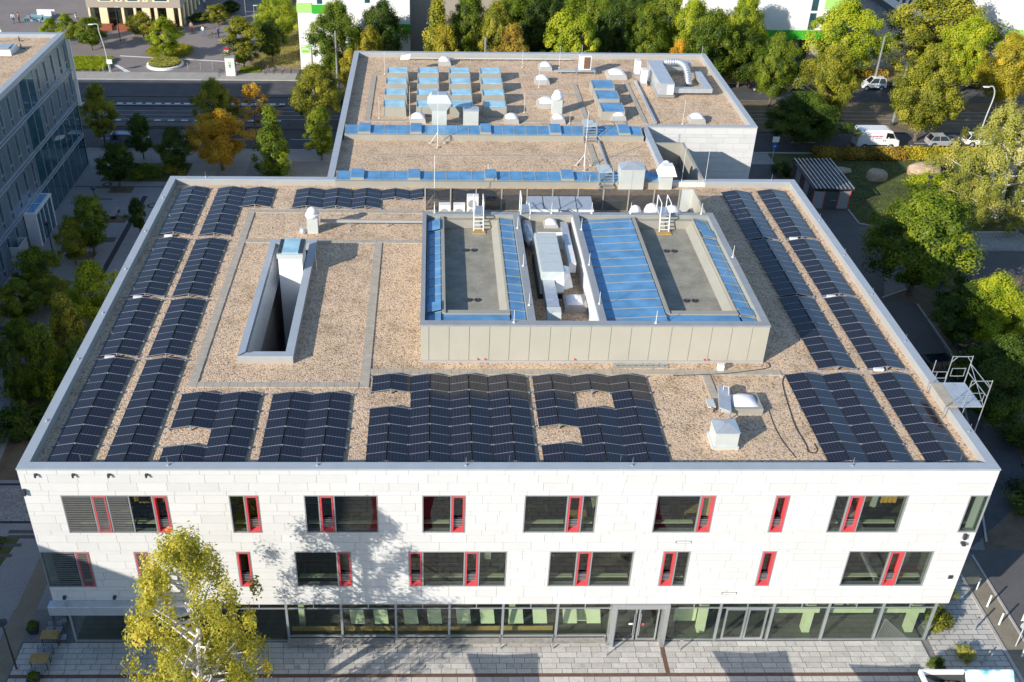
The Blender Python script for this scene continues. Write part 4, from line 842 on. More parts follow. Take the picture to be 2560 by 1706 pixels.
cable('black cable looping across the gravel beside the front right solar array', spline([(44.1, 9.7, .05), (43.75, 9.0, .04), (43.55, 8.0, .04), (43.35, 6.2, .04), (43.2, 4.4, .04), (43.3, 2.8, .04), (43.25, 2.15, .04), (43.55, 2.0, .04), (43.8, 2.3, .04), (43.8, 2.85, .04)]))
cable('thin dark cable on the gravel right of the grey hood', spline([(42.1, 6.0, .02), (42.0, 4.5, .02), (42.1, 3.0, .02), (42.4, 1.6, .02)]), .02)
# scaffold at the right parapet
s = eq('scaffold_tower', 'silver scaffold access tower standing over the right parapet', 'scaffold', 53.4, 6.4, 0)
for (x, y, zt, zb) in ((52.15, 7.75, 15.9, G), (52.1, 5.25, 15.9, G), (53.15, 7.85, 16.15, 14.2), (54.35, 7.85, 16.15, 0), (53.15, 5.3, 16.15, 14.2), (54.35, 5.3, 16.15, 0), (53.25, 7.85, 14.2, 0), (53.25, 5.3, 14.2, 0)): MB().cyl((x, y, zb), (x, y, zt), .03, n=8).build('standard', M['alu'], s)
for y in (7.85, 5.3):
    MB().tube([(53.15, y, 16.1), (54.35, y, 16.1)], .028, 6).tube([(53.15, y, 15.7), (53.45, y, 16.08)], .022, 6).tube([(54.35, y, 15.7), (54.05, y, 16.08)], .022, 6).build('head_frame', M['alu'], s)
    MB().tube([(52.15, y, 15.0), (53.1, y, 15.0), (53.1, y, 14.55), (52.5, y, 14.55), (52.5, y, 15.0)], .022, 6).tube([(53.35, y, 15.25), (54.15, y, 15.25), (54.15, y, 14.7), (53.35, y, 14.7), (53.35, y, 15.25)], .022, 6).build('guard_frame', M['alu'], s)
for x in (54.35,): MB().tube([(x, 5.3, 15.6), (x, 7.85, 15.6)], .024, 6).tube([(x, 5.3, 15.0), (x, 7.85, 15.0)], .024, 6).tube([(x, 5.3, 14.3), (x, 7.85, 15.6)], .02, 6).build('guard_rail', M['alu'], s)
for k in range(5):
    z = 2.5 * k + .4; MB().tube([(53.25, 5.3, z), (54.35, 5.3, z), (54.35, 7.85, z), (53.25, 7.85, z), (53.25, 5.3, z)], .024, 6).tube([(54.35, 5.3, z), (54.35, 7.85, z + 2.4)], .02, 6).tube([(53.25, 5.3, z + 2.4), (54.35, 5.3, z)], .02, 6).build('ledger', M['alu'], s)
for i in range(3): ub('deck_board', M['paver'] if i == 0 else M['galv'], s, 52.2 + i * .72, 5.35, 14.2, 52.9 + i * .72, 7.8, 14.26)
# annex equipment
h = eq('vent_hood', 'tall silver exhaust hood flaring outwards above the rear skylight strip', 'vent hood', 22.75, 51.2)
bx('stack', M['galv_light'], h, 22.05, 50.75, G, 23.45, 51.9, 15.3)
MB().hexa([(22.05, 50.75, 15.3), (23.45, 50.75, 15.3), (23.45, 51.9, 15.3), (22.05, 51.9, 15.3)], [(21.6, 50.5, 16.1), (23.9, 50.5, 16.1), (23.9, 52.2, 16.1), (21.6, 52.2, 16.1)]).build('flare', M['galv_light'], h)
MB().hexa([(21.6, 50.5, 16.1), (23.9, 50.5, 16.1), (23.9, 52.2, 16.1), (21.6, 52.2, 16.1)], [(22.0, 50.95, 16.75), (23.5, 50.95, 16.75), (23.5, 52.0, 16.75), (22.0, 52.0, 16.75)]).build('cap', M['galv_light'], h); bx('grille', M['galv'], h, 22.05, 51.0, 16.75, 23.45, 51.95, 16.78)
h = eq('vent_box', 'plain silver box hood standing behind the rear skylight strip', 'vent box', 25.75, 52.0); MB().box(25.05, 51.6, G, 26.5, 52.6, 15.0).build('casing', M['galv_light'], h)
MB().hexa([(25.0, 51.55, 15.0), (26.55, 51.55, 15.0), (26.55, 52.65, 15.0), (25.0, 52.65, 15.0)], [(25.15, 51.7, 15.12), (26.4, 51.7, 15.12), (26.4, 52.5, 15.16), (25.15, 52.5, 15.16)]).build('cap', M['galv'], h)
h = eq('vent_box', 'large pale grey box hood with pointed top on the front skylight strip', 'vent box', 38.9, 37.7); MB().box(37.88, 37.1, G, 39.9, 38.6, 15.35).build('casing', M['galv_light'], h); bx('seam', M['upstand'], h, 38.87, 37.09, G + .05, 38.9, 37.1, 15.3)
MB().hexa([(37.84, 37.05, 15.35), (39.94, 37.05, 15.35), (39.94, 38.65, 15.35), (37.84, 38.65, 15.35)], [(38.7, 37.8, 15.75), (39.05, 37.8, 15.75), (39.05, 38.0, 15.75), (38.7, 38.0, 15.75)]).build('cap', M['galv'], h)
h = eq('vent_hood', 'white flared exhaust hood at the right end of the front skylight strip', 'vent hood', 41.8, 37.8); MB().box(41.3, 37.3, G, 42.35, 38.3, 14.7).build('stack', M['galv_light'], h)
MB().hexa([(41.1, 37.1, 14.7), (42.65, 37.1, 14.7), (42.65, 38.5, 14.7), (41.1, 38.5, 14.7)], [(41.45, 37.45, 15.5), (42.35, 37.45, 15.5), (42.35, 38.2, 15.5), (41.45, 38.2, 15.5)]).build('cap', M['white'], h)
v = eq('ball_vent', 'small white cowl just behind the white flared hood', 'roof vent', 42.1, 39.3); MB().lathe([(.3, 0), (.32, .9), (.45, 1.0), (.42, 1.3), (.25, 1.7), (.05, 1.8)], (42.1, 39.3, G), 14).build('cowl', M['white'], v, smooth=True)
def steps(label, x, y, z0, up):
    s = eq('roof_steps', label, 'steps', x, y, G, 'metal steps over the skylight strips')
    n = 5
    for i in range(n): ub('tread', M['alu'], s, x - .55, y + .18 * i, z0 + .22 * i, x + .55, y + .18 * i + .22, z0 + .22 * i + .04)
    bx('platform', M['galv_light'], s, x - .6, y + .18 * n, z0 + .22 * n, x + .6, y + .18 * n + 1.6, z0 + .22 * n + .05)
    for dx in (-.6, .6): MB().hexa([(x + dx - .02, y - .05, G), (x + dx + .02, y - .05, G), (x + dx + .02, y + .15, G), (x + dx - .02, y + .15, G)], [(x + dx - .02, y + .85, z0 + 1.15), (x + dx + .02, y + .85, z0 + 1.15), (x + dx + .02, y + 1.05, z0 + 1.15), (x + dx - .02, y + 1.05, z0 + 1.15)]).box(x + dx - .02, y + 2.4, G, x + dx + .02, y + 2.5, z0 + 1.15).tube([(x + dx, y, z0 + .5), (x + dx, y + .9, z0 + 1.75), (x + dx, y + 2.5, z0 + 1.75)], .025, 6).build('side_frame', M['alu'], s)
steps('metal steps crossing the rear skylight strip', 36.75, 47.6, G + .15, 1); steps('metal steps crossing the front skylight strip', 36.75, 37.0, G + .15, 1)
def tripod(label, x, y, hgt):
    t = eq('lightning_mast', label, 'lightning mast', x, y, G, 'tripod lightning masts'); MB().cyl((x, y, G + .05), (x, y, G + hgt), .035, .018, 8).build('mast', M['offwhite'], t)
    for k in range(3):
        a = k * 2.094 + .5; p = (x + .75 * math.cos(a), y + .75 * math.sin(a), G + .06); MB().cyl(p, (x, y, G + 1.2), .025, n=6).build('leg', M['offwhite'], t); MB().cyl((p[0], p[1], G), (p[0], p[1], G + .1), .17, n=10).build('weight', M['concrete'], t)
tripod('white tripod lightning mast in front of the flaring exhaust hood', 22.6, 47.0, 5.0); tripod('white tripod lightning mast near the front metal steps', 35.5, 42.0, 5.2); tripod('white tripod lightning mast beside the three air conditioners', 22.3, 33.6, 4.6)
for (x, y, hh) in ((19.9, 53.2, 3.4), (16.9, 66.8, 2.5), (33.3, 63.0, 2.2), (32.0, 69.5, 2.0), (36.1, 69.5, 2.4), (39.0, 72.9, 1.6), (46.4, 52.6, 2.4), (52.6, 72.8, 1.5), (27.0, 41.0, .7), (35.4, 37.6, 1.2), (43.3, 38.0, 3.5), (45.3, 38.0, 3.4), (16.9, 53.7, 2.0), (31.2, 55.5, 2.0), (35.4, 52.6, 1.2)): rod(None, (x, y, G), hh, r=.02).build('lightning_rod', M['offwhite'], AX)
c_ = eq('condenser_unit', 'white outdoor condenser with brown grille on a rack near the annex back edge', 'condenser', 38.4, 67.6); bx('casing', M['offwhite'], c_, 38.0, 67.3, G + .5, 39.3, 68.0, G + 2.0, bevel=.02); bx('grille', M['brown'], c_, 38.5, 67.285, G + .62, 39.2, 67.297, G + 1.9); bx('rack', M['alu'], c_, 37.6, 67.0, G + .35, 39.8, 68.0, G + .48)
for x in (37.7, 39.7): bx('leg', M['alu'], c_, x - .04, 67.05, G, x + .04, 67.13, G + .35)
p = eq('cable_tray', 'grey cable tray leading left from the outdoor condenser', 'cable tray', 36.5, 67.3); bx('tray', M['galv'], p, 35.3, 67.2, G + .3, 37.58, 67.5, G + .42); bx('leg', M['alu'], p, 36.0, 67.3, G, 36.1, 67.4, G + .3)
p = eq('cable_tray', 'long thin pipe rack along the back parapet of the annex', 'pipe rack', 28, 71.6); bx('pipe', M['galv_light'], p, 18.5, 71.5, G + .3, 37.6, 71.62, G + .4)
for i in range(9): bx('leg', M['alu'], p, 20 + i * 2.1, 71.52, G, 20.06 + i * 2.1, 71.6, G + .3)
p = eq('cable_tray', 'long grey cable tray running towards the camera on the rear annex roof', 'cable tray', 43.7, 58.5); bx('tray', M['galv'], p, 43.6, 52.4, G + .12, 43.85, 64.7, G + .25)
p = eq('cable_tray', 'grey cable tray on the middle annex roof between the two sets of steps', 'cable tray', 37.55, 44.8); bx('tray', M['galv'], p, 37.45, 40.2, G + .1, 37.62, 47.8, G + .2)
s = eq('satellite_dish', 'pale tilted satellite dish on a bracket at the annex back left', 'satellite dish', 19.6, 67.6); MB().cyl((19.6, 67.6, G), (19.6, 67.6, G + 1.6), .04).build('mast', M['alu'], s); MB().hexa([(18.6, 67.3, G + 1.45), (19.6, 67.2, G + 1.55), (19.6, 67.5, G + 1.6), (18.6, 67.6, G + 1.5)], [(18.7, 67.6, G + 1.75), (19.7, 67.5, G + 1.95), (19.7, 67.7, G + 2.0), (18.7, 67.8, G + 1.8)]).build('dish', M['offwhite'], s)
u = eq('exhaust_fan', 'pale exhaust stack with round cap in the middle of the annex roof', 'exhaust fan', 34.4, 55.6); bx('stack', M['galv_light'], u, 33.9, 55.0, G, 34.9, 56.0, 14.9); MB().lathe([(.55, 0), (.6, .1), (.55, .35), (.4, .5), (.35, .75), (.05, .9)], (34.4, 55.5, 14.9), 16).build('cap', M['dome'], u, smooth=True)
a = eq('air_handling_unit', 'silver air handling unit with looping ducts at the annex back right', 'ventilation unit', 46.2, 63.5)
bx('casing', M['galv'], a, 45.35, 59.9, G + .35, 46.9, 67.4, G + 1.55, bevel=.03); bx('stand', M['alu'], a, 45.2, 59.8, G + .1, 47.0, 67.4, G + .34); bx('end_panel', M['offwhite'], a, 46.2, 59.86, G + .4, 46.85, 59.89, G + 1.4)
for y in (61.8, 63.7, 65.6): bx('seam', M['alu'], a, 45.34, y, G + .36, 46.91, y + .05, G + 1.57)
bx('cross_duct', M['galv'], a, 45.6, 67.4, G + .5, 50.2, 68.3, G + 1.3); MB().tube(spline([(47.3, 67.3, 14.9), (48.0, 67.0, 15.0), (48.8, 66.9, 15.0), (49.3, 66.0, 14.7), (49.3, 64.5, 14.2), (49.2, 63.4, 13.7)], 4), .36, 12).build('round_duct', M['galv'], a, smooth=True)
MB().box(46.95, 60.4, G + .4, 51.0, 61.0, G + .85).box(50.3, 61.01, G + .4, 51.0, 66.0, G + .85).build('supply_duct', M['galv'], a)
for i, (x, y, lb) in enumerate(((44.3, 66.6, 'rear white condenser beside the annex air handling unit'), (44.5, 63.6, 'front white condenser beside the annex air handling unit'))):
    u = eq('condenser_unit', lb, 'condenser', x, y, G, 'white condensers by the annex air handling unit'); bx('casing', M['offwhite'], u, x - .28, y, G + .3, x + .28, y + 1.0, G + 1.7, bevel=.02); bx('foot', M['alu'], u, x - .35, y - .1, G, x + .35, y + 1.1, G + .29)
# ------------------------------------------------------------------ neighbouring buildings
LB = thing('office_building', 'grey metal office block with glass corner and gravel roof at the left edge', 'building', (-30, 40, 0))
LX, LY, LH = -19.2, 73.5, 15.75
bx('wall', M['facade_grey'], LB, -60, -45, 0, LX - .3, LY - .3, 15.2)
bx('roof_gravel', M['gravel'], LB, -59.5, 20, 15.2, LX - .6, LY - .6, 15.35)
for a in ((-60, LY - .65, LX + .05, LY + .05), (LX - .6, -45, LX + .05, LY - .66)): bx('coping', M['cap'], LB, a[0], a[1], 15.2, a[2], a[3], LH)
for z in (11.35, 7.45, 3.55):
    bx('storey_band', M['facade_grey'], LB, LX - .25, 20, z, LX + .03, LY, z + .42)
    for dz in (0, .36): bx('band_edge', M['galv'], LB, LX - .24, 20, z + dz + .001, LX + .07, LY, z + dz + .058)
bx('upper_storey', M['facade_grey'], LB, -80, 20, 15.4, -39, 71.5, 20.0)
bx('wall', M['facade_grey'], LB, -80, -45, 0, -60.01, LY - .3, 15.3)
bx('far_wall', M['facade_grey'], LB, -60, LY - .29, 0, LX, LY, 15.2)
# facade sheets and slot windows, one bay after another
def bay(y0, y1, z0, z1, kind):
    if kind == 'glass':
        n = max(1, round((y1 - y0) / 1.9))
        for i in range(n):
            a = y0 + (y1 - y0) * i / n; b = y0 + (y1 - y0) * (i + 1) / n
            bx('glass_pane', M['glass_dark'], LB, LX - .05, a + .05, z0, LX, b - .05, z1); bx('mullion', M['alu'], LB, LX - .06, b - .05, z0, LX + .03, b + .05, z1)
        bx('glass_backing', M['interior'], LB, LX - .28, y0, z0, LX - .2, y1, z1)
    else:
        m = (y0 + y1) / 2
        bx('metal_sheet', M['facade_grey'], LB, LX - .25, y0 + .01, z0, LX - .02, m - .42, z1); bx('metal_sheet', M['facade_grey'], LB, LX - .25, m + .42, z0, LX - .02, y1 - .01, z1)
        bx('metal_sheet', M['facade_grey'], LB, LX - .25, m - .42, z1 - .35, LX - .02, m + .42, z1); bx('metal_sheet', M['facade_grey'], LB, LX - .25, m - .42, z0, LX - .02, m + .42, z0 + .25)
        f = MB().box(LX - .12, m - .42, z0 + .25, LX, m - .34, z1 - .35).box(LX - .12, m + .34, z0 + .25, LX, m + .42, z1 - .35).box(LX - .12, m - .34, z0 + .85, LX, m + .34, z0 + .93).build('window_frame', M['alu'], LB)
        bx('pane', M['glass_dark'], f, LX - .14, m - .34, z0 + .25, LX - .10, m + .34, z0 + .85); bx('pane', M['glass_dark'], f, LX - .14, m - .34, z0 + .93, LX - .10, m + .34, z1 - .35)
lv = [(11.78, 15.19), (7.88, 11.34), (3.98, 7.44), (.05, 3.54)]
for k, (z0, z1) in enumerate(lv):
    y = 20.0
    while y < LY - .5:
        if k == 0: kind = 'glass' if 57.0 < y < 61.5 else 'slot'
        elif k == 1: kind = 'glass' if 57.0 < y < 61.5 else 'slot'
        elif k == 2: kind = 'glass' if y > 58 else 'slot'
        else: kind = 'glass' if y > 54 else 'slot'
        st = 2.4 if kind == 'slot' else 3.8
        y2 = min(y + st, LY - .02); bay(y, y2, z0, z1, kind); y = y2
bx('corner_post', M['alu'], LB, LX - .1, LY - .05, 0, LX + .05, LY + .05, 15.2)
sg = MB().box(-19.1, LY + .08, 7.2, -18.75, LY + .30, 14.9).build('sign_pylon', M['offwhite']); tag(sg, 'tall slim pale banner pylon at the far corner of the office block', 'pylon')
v = MB().box(-19.15, 52.2, 0, -17.95, 52.35, 3.5).box(-18.1, 52.36, 0, -17.95, 52.5, 3.5).box(-18.1, 56.95, 0, -17.95, 57.15, 3.5).box(-19.15, 52.2, 3.5, -17.9, 57.2, 3.65).box(-18.1, 54.5, 0, -17.95, 54.6, 3.5).box(-18.1, 53.4, 0, -17.95, 53.5, 3.5).box(-18.1, 55.7, 0, -17.95, 55.8, 3.5)
vs = v.build('entrance_porch', M['white'], LB); bx('porch_glass', M['glass_dark'], vs, -18.05, 52.5, .05, -18.02, 56.95, 3.45); bx('porch_roof_glass', M['skyglass'], vs, -19.0, 52.6, 3.65, -18.2, 54.6, 3.69); bx('porch_roof_glass', M['skyglass'], vs, -19.0, 54.8, 3.65, -18.2, 56.9, 3.69)
for y in (47.3,): MB().box(-19.15, y, 0, -18.2, y + .1, 2.4).box(-18.3, y + .1, 0, -18.2, y + 2.1, 2.4).box(-19.15, y + 2.1, 0, -18.2, y + 2.2, 2.4).build('light_well', M['galv_light'], LB)
for (x, y) in ((-24.6, 66.3), (-27.4, 66.3), (-31, 66.3)):
    k = MB().hexa([(x, y, 15.35), (x + 2.0, y, 15.35), (x + 2.0, y + 2.4, 15.35), (x, y + 2.4, 15.35)], [(x + .1, y + .15, 15.9), (x + 1.9, y + .15, 15.9), (x + 1.9, y + 2.3, 16.0), (x + .1, y + 2.3, 16.0)]).build('box_skylight', M['galv_light'], LB); bx('pane', M['galv'], k, x + .35, y + .4, 16.0, x + 1.65, y + 2.1, 16.04)
for (x, y) in ((-22.4, 68.8), (-25.6, 62.2), (-23.5, 71.5)): MB().cyl((x, y, 15.35), (x, y, 15.85), .06).cyl((x, y, 15.35), (x + .4, y, 15.4), .05).build('roof_pipe', M['darkmetal'], LB)
tall = MB().box(-60, -45, 15.2, -19.2, -8, 18.6).build('taller_wing', M['facade_grey'], LB)
# cafe building
CB = thing('cafe_building', 'taupe building with cream pillars and glazed ground floor behind the plaza', 'building', (-27, 140, 0))
bx('upper_wall', M['cafe'], CB, -34.9, 130.4, 3.3, -19.5, 160, 12); bx('interior', M['interior'], CB, -34.7, 131.6, 0, -19.8, 159, 3.29)
pil = [(-34.75, -34.45), (-32.9, -31.6), (-29.3, -28.9), (-27.3, -26.9), (-25.9, -24.6), (-23.9, -23.4), (-21.9, -20.75), (-19.95, -19.6)]
for i, (a, b) in enumerate(pil): bx('pillar', M['cream'], CB, a, 130.45, 0, b, 131.0, 3.28)
for i in range(len(pil) - 1): bx('pane', M['glass'], CB, pil[i][1] + .02, 130.8, .1, pil[i + 1][0] - .02, 130.83, 3.25)
for y in (132.5, 135.5, 138.5, 141.5, 144.5): bx('pillar', M['cream'], CB, -20.0, y, 0, -19.55, y + 1.0, 3.28)
for (a, b) in ((-32.9, -30.4), (-30.0, -28.9), (-28.4, -26.0), (-25.6, -24.7), (-24.0, -21.2)):
    k = MB().box(a, 130.36, 4.25, b, 130.42, 6.6).build('window', M['cream'], CB); bx('pane', M['glass_dark'], k, a + .4, 130.34, 4.4, b - .4, 130.355, 6.5)
for (x, lb) in ((-33.0, 'leftmost red brown wooden seat box in front of the cafe'), (-29.9, 'red brown wooden seat box second from left in front of the cafe'), (-22.6, 'red brown wooden seat box by the cafe corner'), (-26.2, 'red brown wooden seat box half hidden by the plaza tree')):
    k = thing('seat_box', lb, 'planter bench', (x, 129, 0), group='wooden seat boxes at the cafe')
    for q in range(4): bx('board', M['red'] if q < 0 else M['brown_red'] if 'brown_red' in M else M.setdefault('brown_red', pm('rust_wood', (.30, .085, .04), .7, var=.2)), k, x, 128.5, .05 + q * .22, x + 2.3, 129.6, .25 + q * .22)
# white apartment buildings with green bands
def window_col(parent, x, y, zs, w_=.75, h_=2.0):
    for z in zs:
        k = MB().box(x, y - .03, z, x + w_, y + .02, z + h_).build('window', M['darkframe'], parent); bx('pane', M['glass_dark'], k, x + .08, y - .045, z + .08, x + w_ - .08, y - .035, z + h_ - .08)
WB = thing('apartment_building', 'white apartment block with lime green panels beside the lawn', 'building', (10, 118, 0))
bx('wall', M['whiterender'], WB, 2.4, 109.4, 0, 18.7, 128, 24); bx('shade_toned_wing', M['cafe'], WB, 18.71, 113, 0, 34, 128, 24)  # side wing of the white block, its shade put into the taupe colour
bx('green_band', M['lime'], WB, 2.3, 109.3, 8.5, 4.5, 109.39, 9.85); bx('green_band', M['green'], WB, 4.5, 109.28, 8.35, 9.4, 109.38, 9.6); bx('green_band', M['green'], WB, 15.5, 109.28, 5.5, 18.8, 109.38, 6.9)
k = bx('wall_sign', M['lime'], WB, 2.6, 109.33, 2.5, 4.05, 109.38, 3.75)
for i, (a, z, l, h_) in enumerate(((2.7, 3.45, .5, .16), (3.3, 3.4, .6, .10), (2.75, 3.05, 1.1, .14), (2.75, 2.78, .9, .08))): bx('sign_lettering', M['green'] if i % 2 else M['white'], k, a, 109.315, z, a + l, 109.328, z + h_)
window_col(WB, 5.3, 109.4, (9.7, 13.4, 17.1)); window_col(WB, 12.2, 109.4, (6.2, 9.9, 13.6))
for y in (113.5, 117, 120.5): bx('window', M['darkframe'], WB, 2.36, y, 5, 2.39, y + 1, 7)
RB = thing('apartment_building', 'white apartment block with rounded green balcony band behind the street trees', 'building', (78, 120, 0))
arc = [(60, 113), (82.5, 113)] + [(82.5 + 3.0 * math.sin(t), 116 - 3.0 * math.cos(t)) for t in [R(a) for a in (15, 30, 45, 60, 75, 90)]] + [(85.5, 130), (60, 130)]
MB().prism(arc, 4.1, 26).build('wall', M['whiterender'], RB)
arc2 = [(x, y + 2) if y < 117 else (x, y) for x, y in arc]; MB().prism([(60, 115), (84, 115), (84, 130), (60, 130)], 0, 4.09).build('ground_floor', M['concrete'], RB)
arco = [(60, 112.9), (82.5, 112.9)] + [(82.5 + 3.1 * math.sin(t), 116 - 3.1 * math.cos(t)) for t in [R(a) for a in (15, 30, 45, 60, 75, 90)]] + [(85.6, 122), (60, 122)]
MB().prism(arco, 4.08, 5.45).build('green_band', M['green'], RB); MB().prism([(80.5, 112.88)] + arco[1:8] + [(85.6, 120), (80.5, 120)], 8.7, 10.1).build('green_band', M['lime'], RB)
window_col(RB, 78.6, 113, (5.5, 8.35, 12.0), .95, 2.5); bx('door_opening', M['darkframe'], RB, 78.5, 114.9, 0, 79.9, 114.99, 3.8)
OB = thing('apartment_building', 'long white block with tall dark windows receding behind the street lamp', 'building', (112, 145, 0))
bx('wall', M['whiterender'], OB, 103.9, 134.6, 1.2, 130, 175, 22); bx('plinth', M['darkframe'], OB, 104.0, 134.7, 0, 130, 175, 1.19)
for i in range(9):
    for z in (2.6, 6.2, 9.8): bx('window', M['darkframe'], OB, 103.86, 135.6 + i * 2.6, z, 103.92, 136.9 + i * 2.6, z + 2.2)
FB = thing('apartment_building', 'white apartment block with lime band at the far right edge', 'building', (118, 120, 0))
bx('wall', M['whiterender'], FB, 106.9, 113.0, 3.5, 140, 130, 24); bx('green_band', M['lime'], FB, 108.8, 112.9, 4.5, 140, 112.99, 5.8); bx('ground_floor', M['whiterender'], FB, 108.5, 114, 0, 140, 130, 3.49)
# bike shelter
BS = thing('bike_shelter', 'dark bicycle shelter with slatted roof, red posts and grey panels', 'shelter', (66.6, 66, 0))
for i in range(10): x = 64.55 + i * .46; bx('roof_slat', M['alu'], BS, x, 61.6, 2.62, x + .09, 70.1, 2.74)
bx('roof_edge', M['darkmetal'], BS, 64.3, 61.75, 2.45, 68.9, 61.9, 2.61); bx('roof_edge', M['darkmetal'], BS, 64.3, 69.8, 2.45, 68.9, 69.95, 2.61); bx('roof_membrane', M['darkmetal'], BS, 64.4, 61.95, 2.3, 68.8, 69.75, 2.36)
for x in (64.5, 65.75, 67.35, 68.6): bx('post', M['red'], BS, x, 62.0, 0, x + .09, 62.1, 2.44)
bx('wall_panel', M['winframe'], BS, 64.6, 62.02, .05, 65.74, 62.08, 2.15); bx('wall_panel', M['winframe'], BS, 67.45, 62.02, .05, 68.59, 62.08, 2.15); bx('door_panel', M['darkframe'], BS, 65.85, 62.02, .05, 67.34, 62.08, 2.15); bx('door_handle', M['alu'], BS, 66.6, 61.98, 1.05, 67.2, 62.015, 1.1)
for i in range(5):
    y = 62.2 + i * 1.55; bx('wall_panel', M['winframe'] if i % 2 else M['darkframe'], BS, 64.5, y, .05, 64.56, y + 1.5, 2.2); bx('post', M['red'], BS, 64.48, y + 1.5, 0, 64.58, y + 1.55, 2.3)
bx('wall_panel', M['darkframe'], BS, 68.6, 62.2, .05, 68.66, 69.8, 2.2)
# ------------------------------------------------------------------ vegetation
def quad_mesh(name, c, n, up, sx, sy, tint):
    """leaf quads: centres c, normals n, in-plane axis up, half sizes sx, sy"""
    k = len(c); a = np.cross(n, up); a /= (np.linalg.norm(a, axis=1, keepdims=True) + 1e-9); b = np.cross(n, a)
    a *= sx[:, None]; b *= sy[:, None]
    V = np.stack([c - b, c + a * .8, c + b, c - a * .8], 1).reshape(-1, 3)
    me = bpy.data.meshes.new(name); me.vertices.add(k * 4); me.loops.add(k * 4); me.polygons.add(k)
    me.vertices.foreach_set('co', V.astype(np.float32).ravel()); me.loops.foreach_set('vertex_index', np.arange(k * 4, dtype=np.int32))
    me.polygons.foreach_set('loop_start', np.arange(0, k * 4, 4, dtype=np.int32)); me.update(calc_edges=True)
    at = me.attributes.new('tint', 'FLOAT', 'FACE'); at.data.foreach_set('value', tint.astype(np.float32)); me.materials.append(None); return me
def unit(v): return v / (np.linalg.norm(v, axis=1, keepdims=True) + 1e-9)
def crown_mesh(name, kind, seed):
    g = np.random.default_rng(seed)
    P = dict(broad=(2.5, 1.5, 8.0, 105, 165, .62, .105), tall=(2.1, 1.2, 9.0, 110, 155, .56, .10), cone=(1.75, .3, 8.0, 130, 120, .50, .095), sparse=(2.5, 2.0, 8.0, 34, 110, .50, .10), grand=(4.2, 1.6, 10.0, 170, 230, .82, .105),
             birch=(3.6, .8, 15.5, 215, 165, .55, .068), weep=(5.0, .8, 11.0, 240, 240, .62, .085), bush=(1.25, .05, 1.8, 44, 90, .40, .075), shaggy=(2.6, .5, 6.5, 95, 150, .64, .10))[kind]
    rad, z0, z1, nc, nl, cr, ls = P; cs = []
    while len(cs) < nc:
        t = g.random(); th = g.random() * 6.283
        if kind == 'cone': rp = rad * (1 - t) ** .75 * (.35 + .65 * min(1, t * 8))
        elif kind in ('birch',): rp = rad * (math.sin(math.pi * min(1, (t * .80 + .17))) ** .75)
        elif kind == 'weep': rp = rad * math.sin(math.pi * (t * .75 + .2)) ** .6
        elif kind == 'bush': rp = rad * math.sqrt(max(0, 1 - (t * .9) ** 2))
        elif kind == 'shaggy': rp = rad * (1 - t) ** .45
        else: rp = rad * math.sin(math.pi * (t ** .75) * .93 + .12) ** .75
        if rp <= 0: continue
        lob = 1 + .24 * math.sin(3 * th + seed + 2 * t) + .16 * math.sin(5 * th + 2 * seed + 7 * t) + .10 * math.sin(9 * t + seed)
        if kind == 'birch': lob = 1 + .10 * math.sin(3 * th + 5 * t) + .08 * math.sin(11 * t)
        r = rp * lob * math.sqrt(.12 + .88 * g.random()) * .92
        cs.append((r * math.cos(th), r * math.sin(th), z0 + cr * .4 + (z1 - z0 - cr * .9) * t))
    cs = np.array(cs); n_ = nc * nl; ci = np.repeat(np.arange(nc), nl)
    scl = (g.random(nc) * .7 + .6)[ci]
    d = unit(g.normal(size=(n_, 3))) * (g.random(n_) ** .45)[:, None] * cr * scl[:, None]
    if kind in ('birch', 'weep'): d[:, 2] = d[:, 2] * 1.5 - np.abs(g.normal(size=n_)) * .35; d[:, :2] *= .8
    elif kind == 'cone': d[:, 2] *= 1.3
    else: d[:, 2] *= 1.05
    c = cs[ci] + d; mid = np.array([0, 0, (z0 + z1) / 2])
    nn = unit(unit(d) * 1.0 + unit(c - mid) * .7 + g.normal(size=(n_, 3)) * .32 + np.array([0, 0, .2]))
    up = unit(g.normal(size=(n_, 3)) + (np.array([0, 0, 2.5]) if kind in ('birch', 'weep') else 0))
    s = ls * (.6 + .8 * g.random(n_))
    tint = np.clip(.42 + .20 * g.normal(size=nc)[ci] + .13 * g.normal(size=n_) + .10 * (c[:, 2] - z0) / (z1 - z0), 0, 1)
    return quad_mesh(name, c, nn, up, s * .75, s, tint), cs, P
def trunk_mesh(name, kind, cs, P, seed):
    g = random.Random(seed); rad, z0, z1 = P[:3]; b = MB()
    r0 = {'birch': .24, 'weep': .28, 'bush': .04, 'sparse': .08, 'cone': .12, 'grand': .24}.get(kind, .14)
    pts = [Vector((0, 0, -.05))]; n = 6; top = z1 * .86
    for i in range(1, n + 1): pts.append(Vector((g.gauss(0, .05) * i, g.gauss(0, .05) * i, top * i / n)))
    for i in range(n): b.cyl(pts[i], pts[i + 1], r0 * (1 - i / n * .8), r0 * (1 - (i + 1) / n * .8), 7, caps=False)
    k = 0
    for c in sorted(cs, key=lambda q: g.random())[:{'birch': 60, 'weep': 40, 'sparse': 22, 'bush': 8}.get(kind, 16)]:
        c = Vector(c); zc = max(z0 * .85, min(top * .95, c.z - (.55 * math.hypot(c.x, c.y)))); i = min(n - 1, int(zc / top * n)); f = zc / top * n - i
        p = pts[i].lerp(pts[i + 1], max(0, min(1, f))); m = p.lerp(c, .5) + Vector((0, 0, .15)); rr = r0 * .35
        b.cyl(p, m, rr, rr * .6, 5, caps=False); b.cyl(m, c, rr * .6, rr * .2, 5, caps=False)
    me = b.mesh(name); me.materials.append(None); return me
VAR = {}
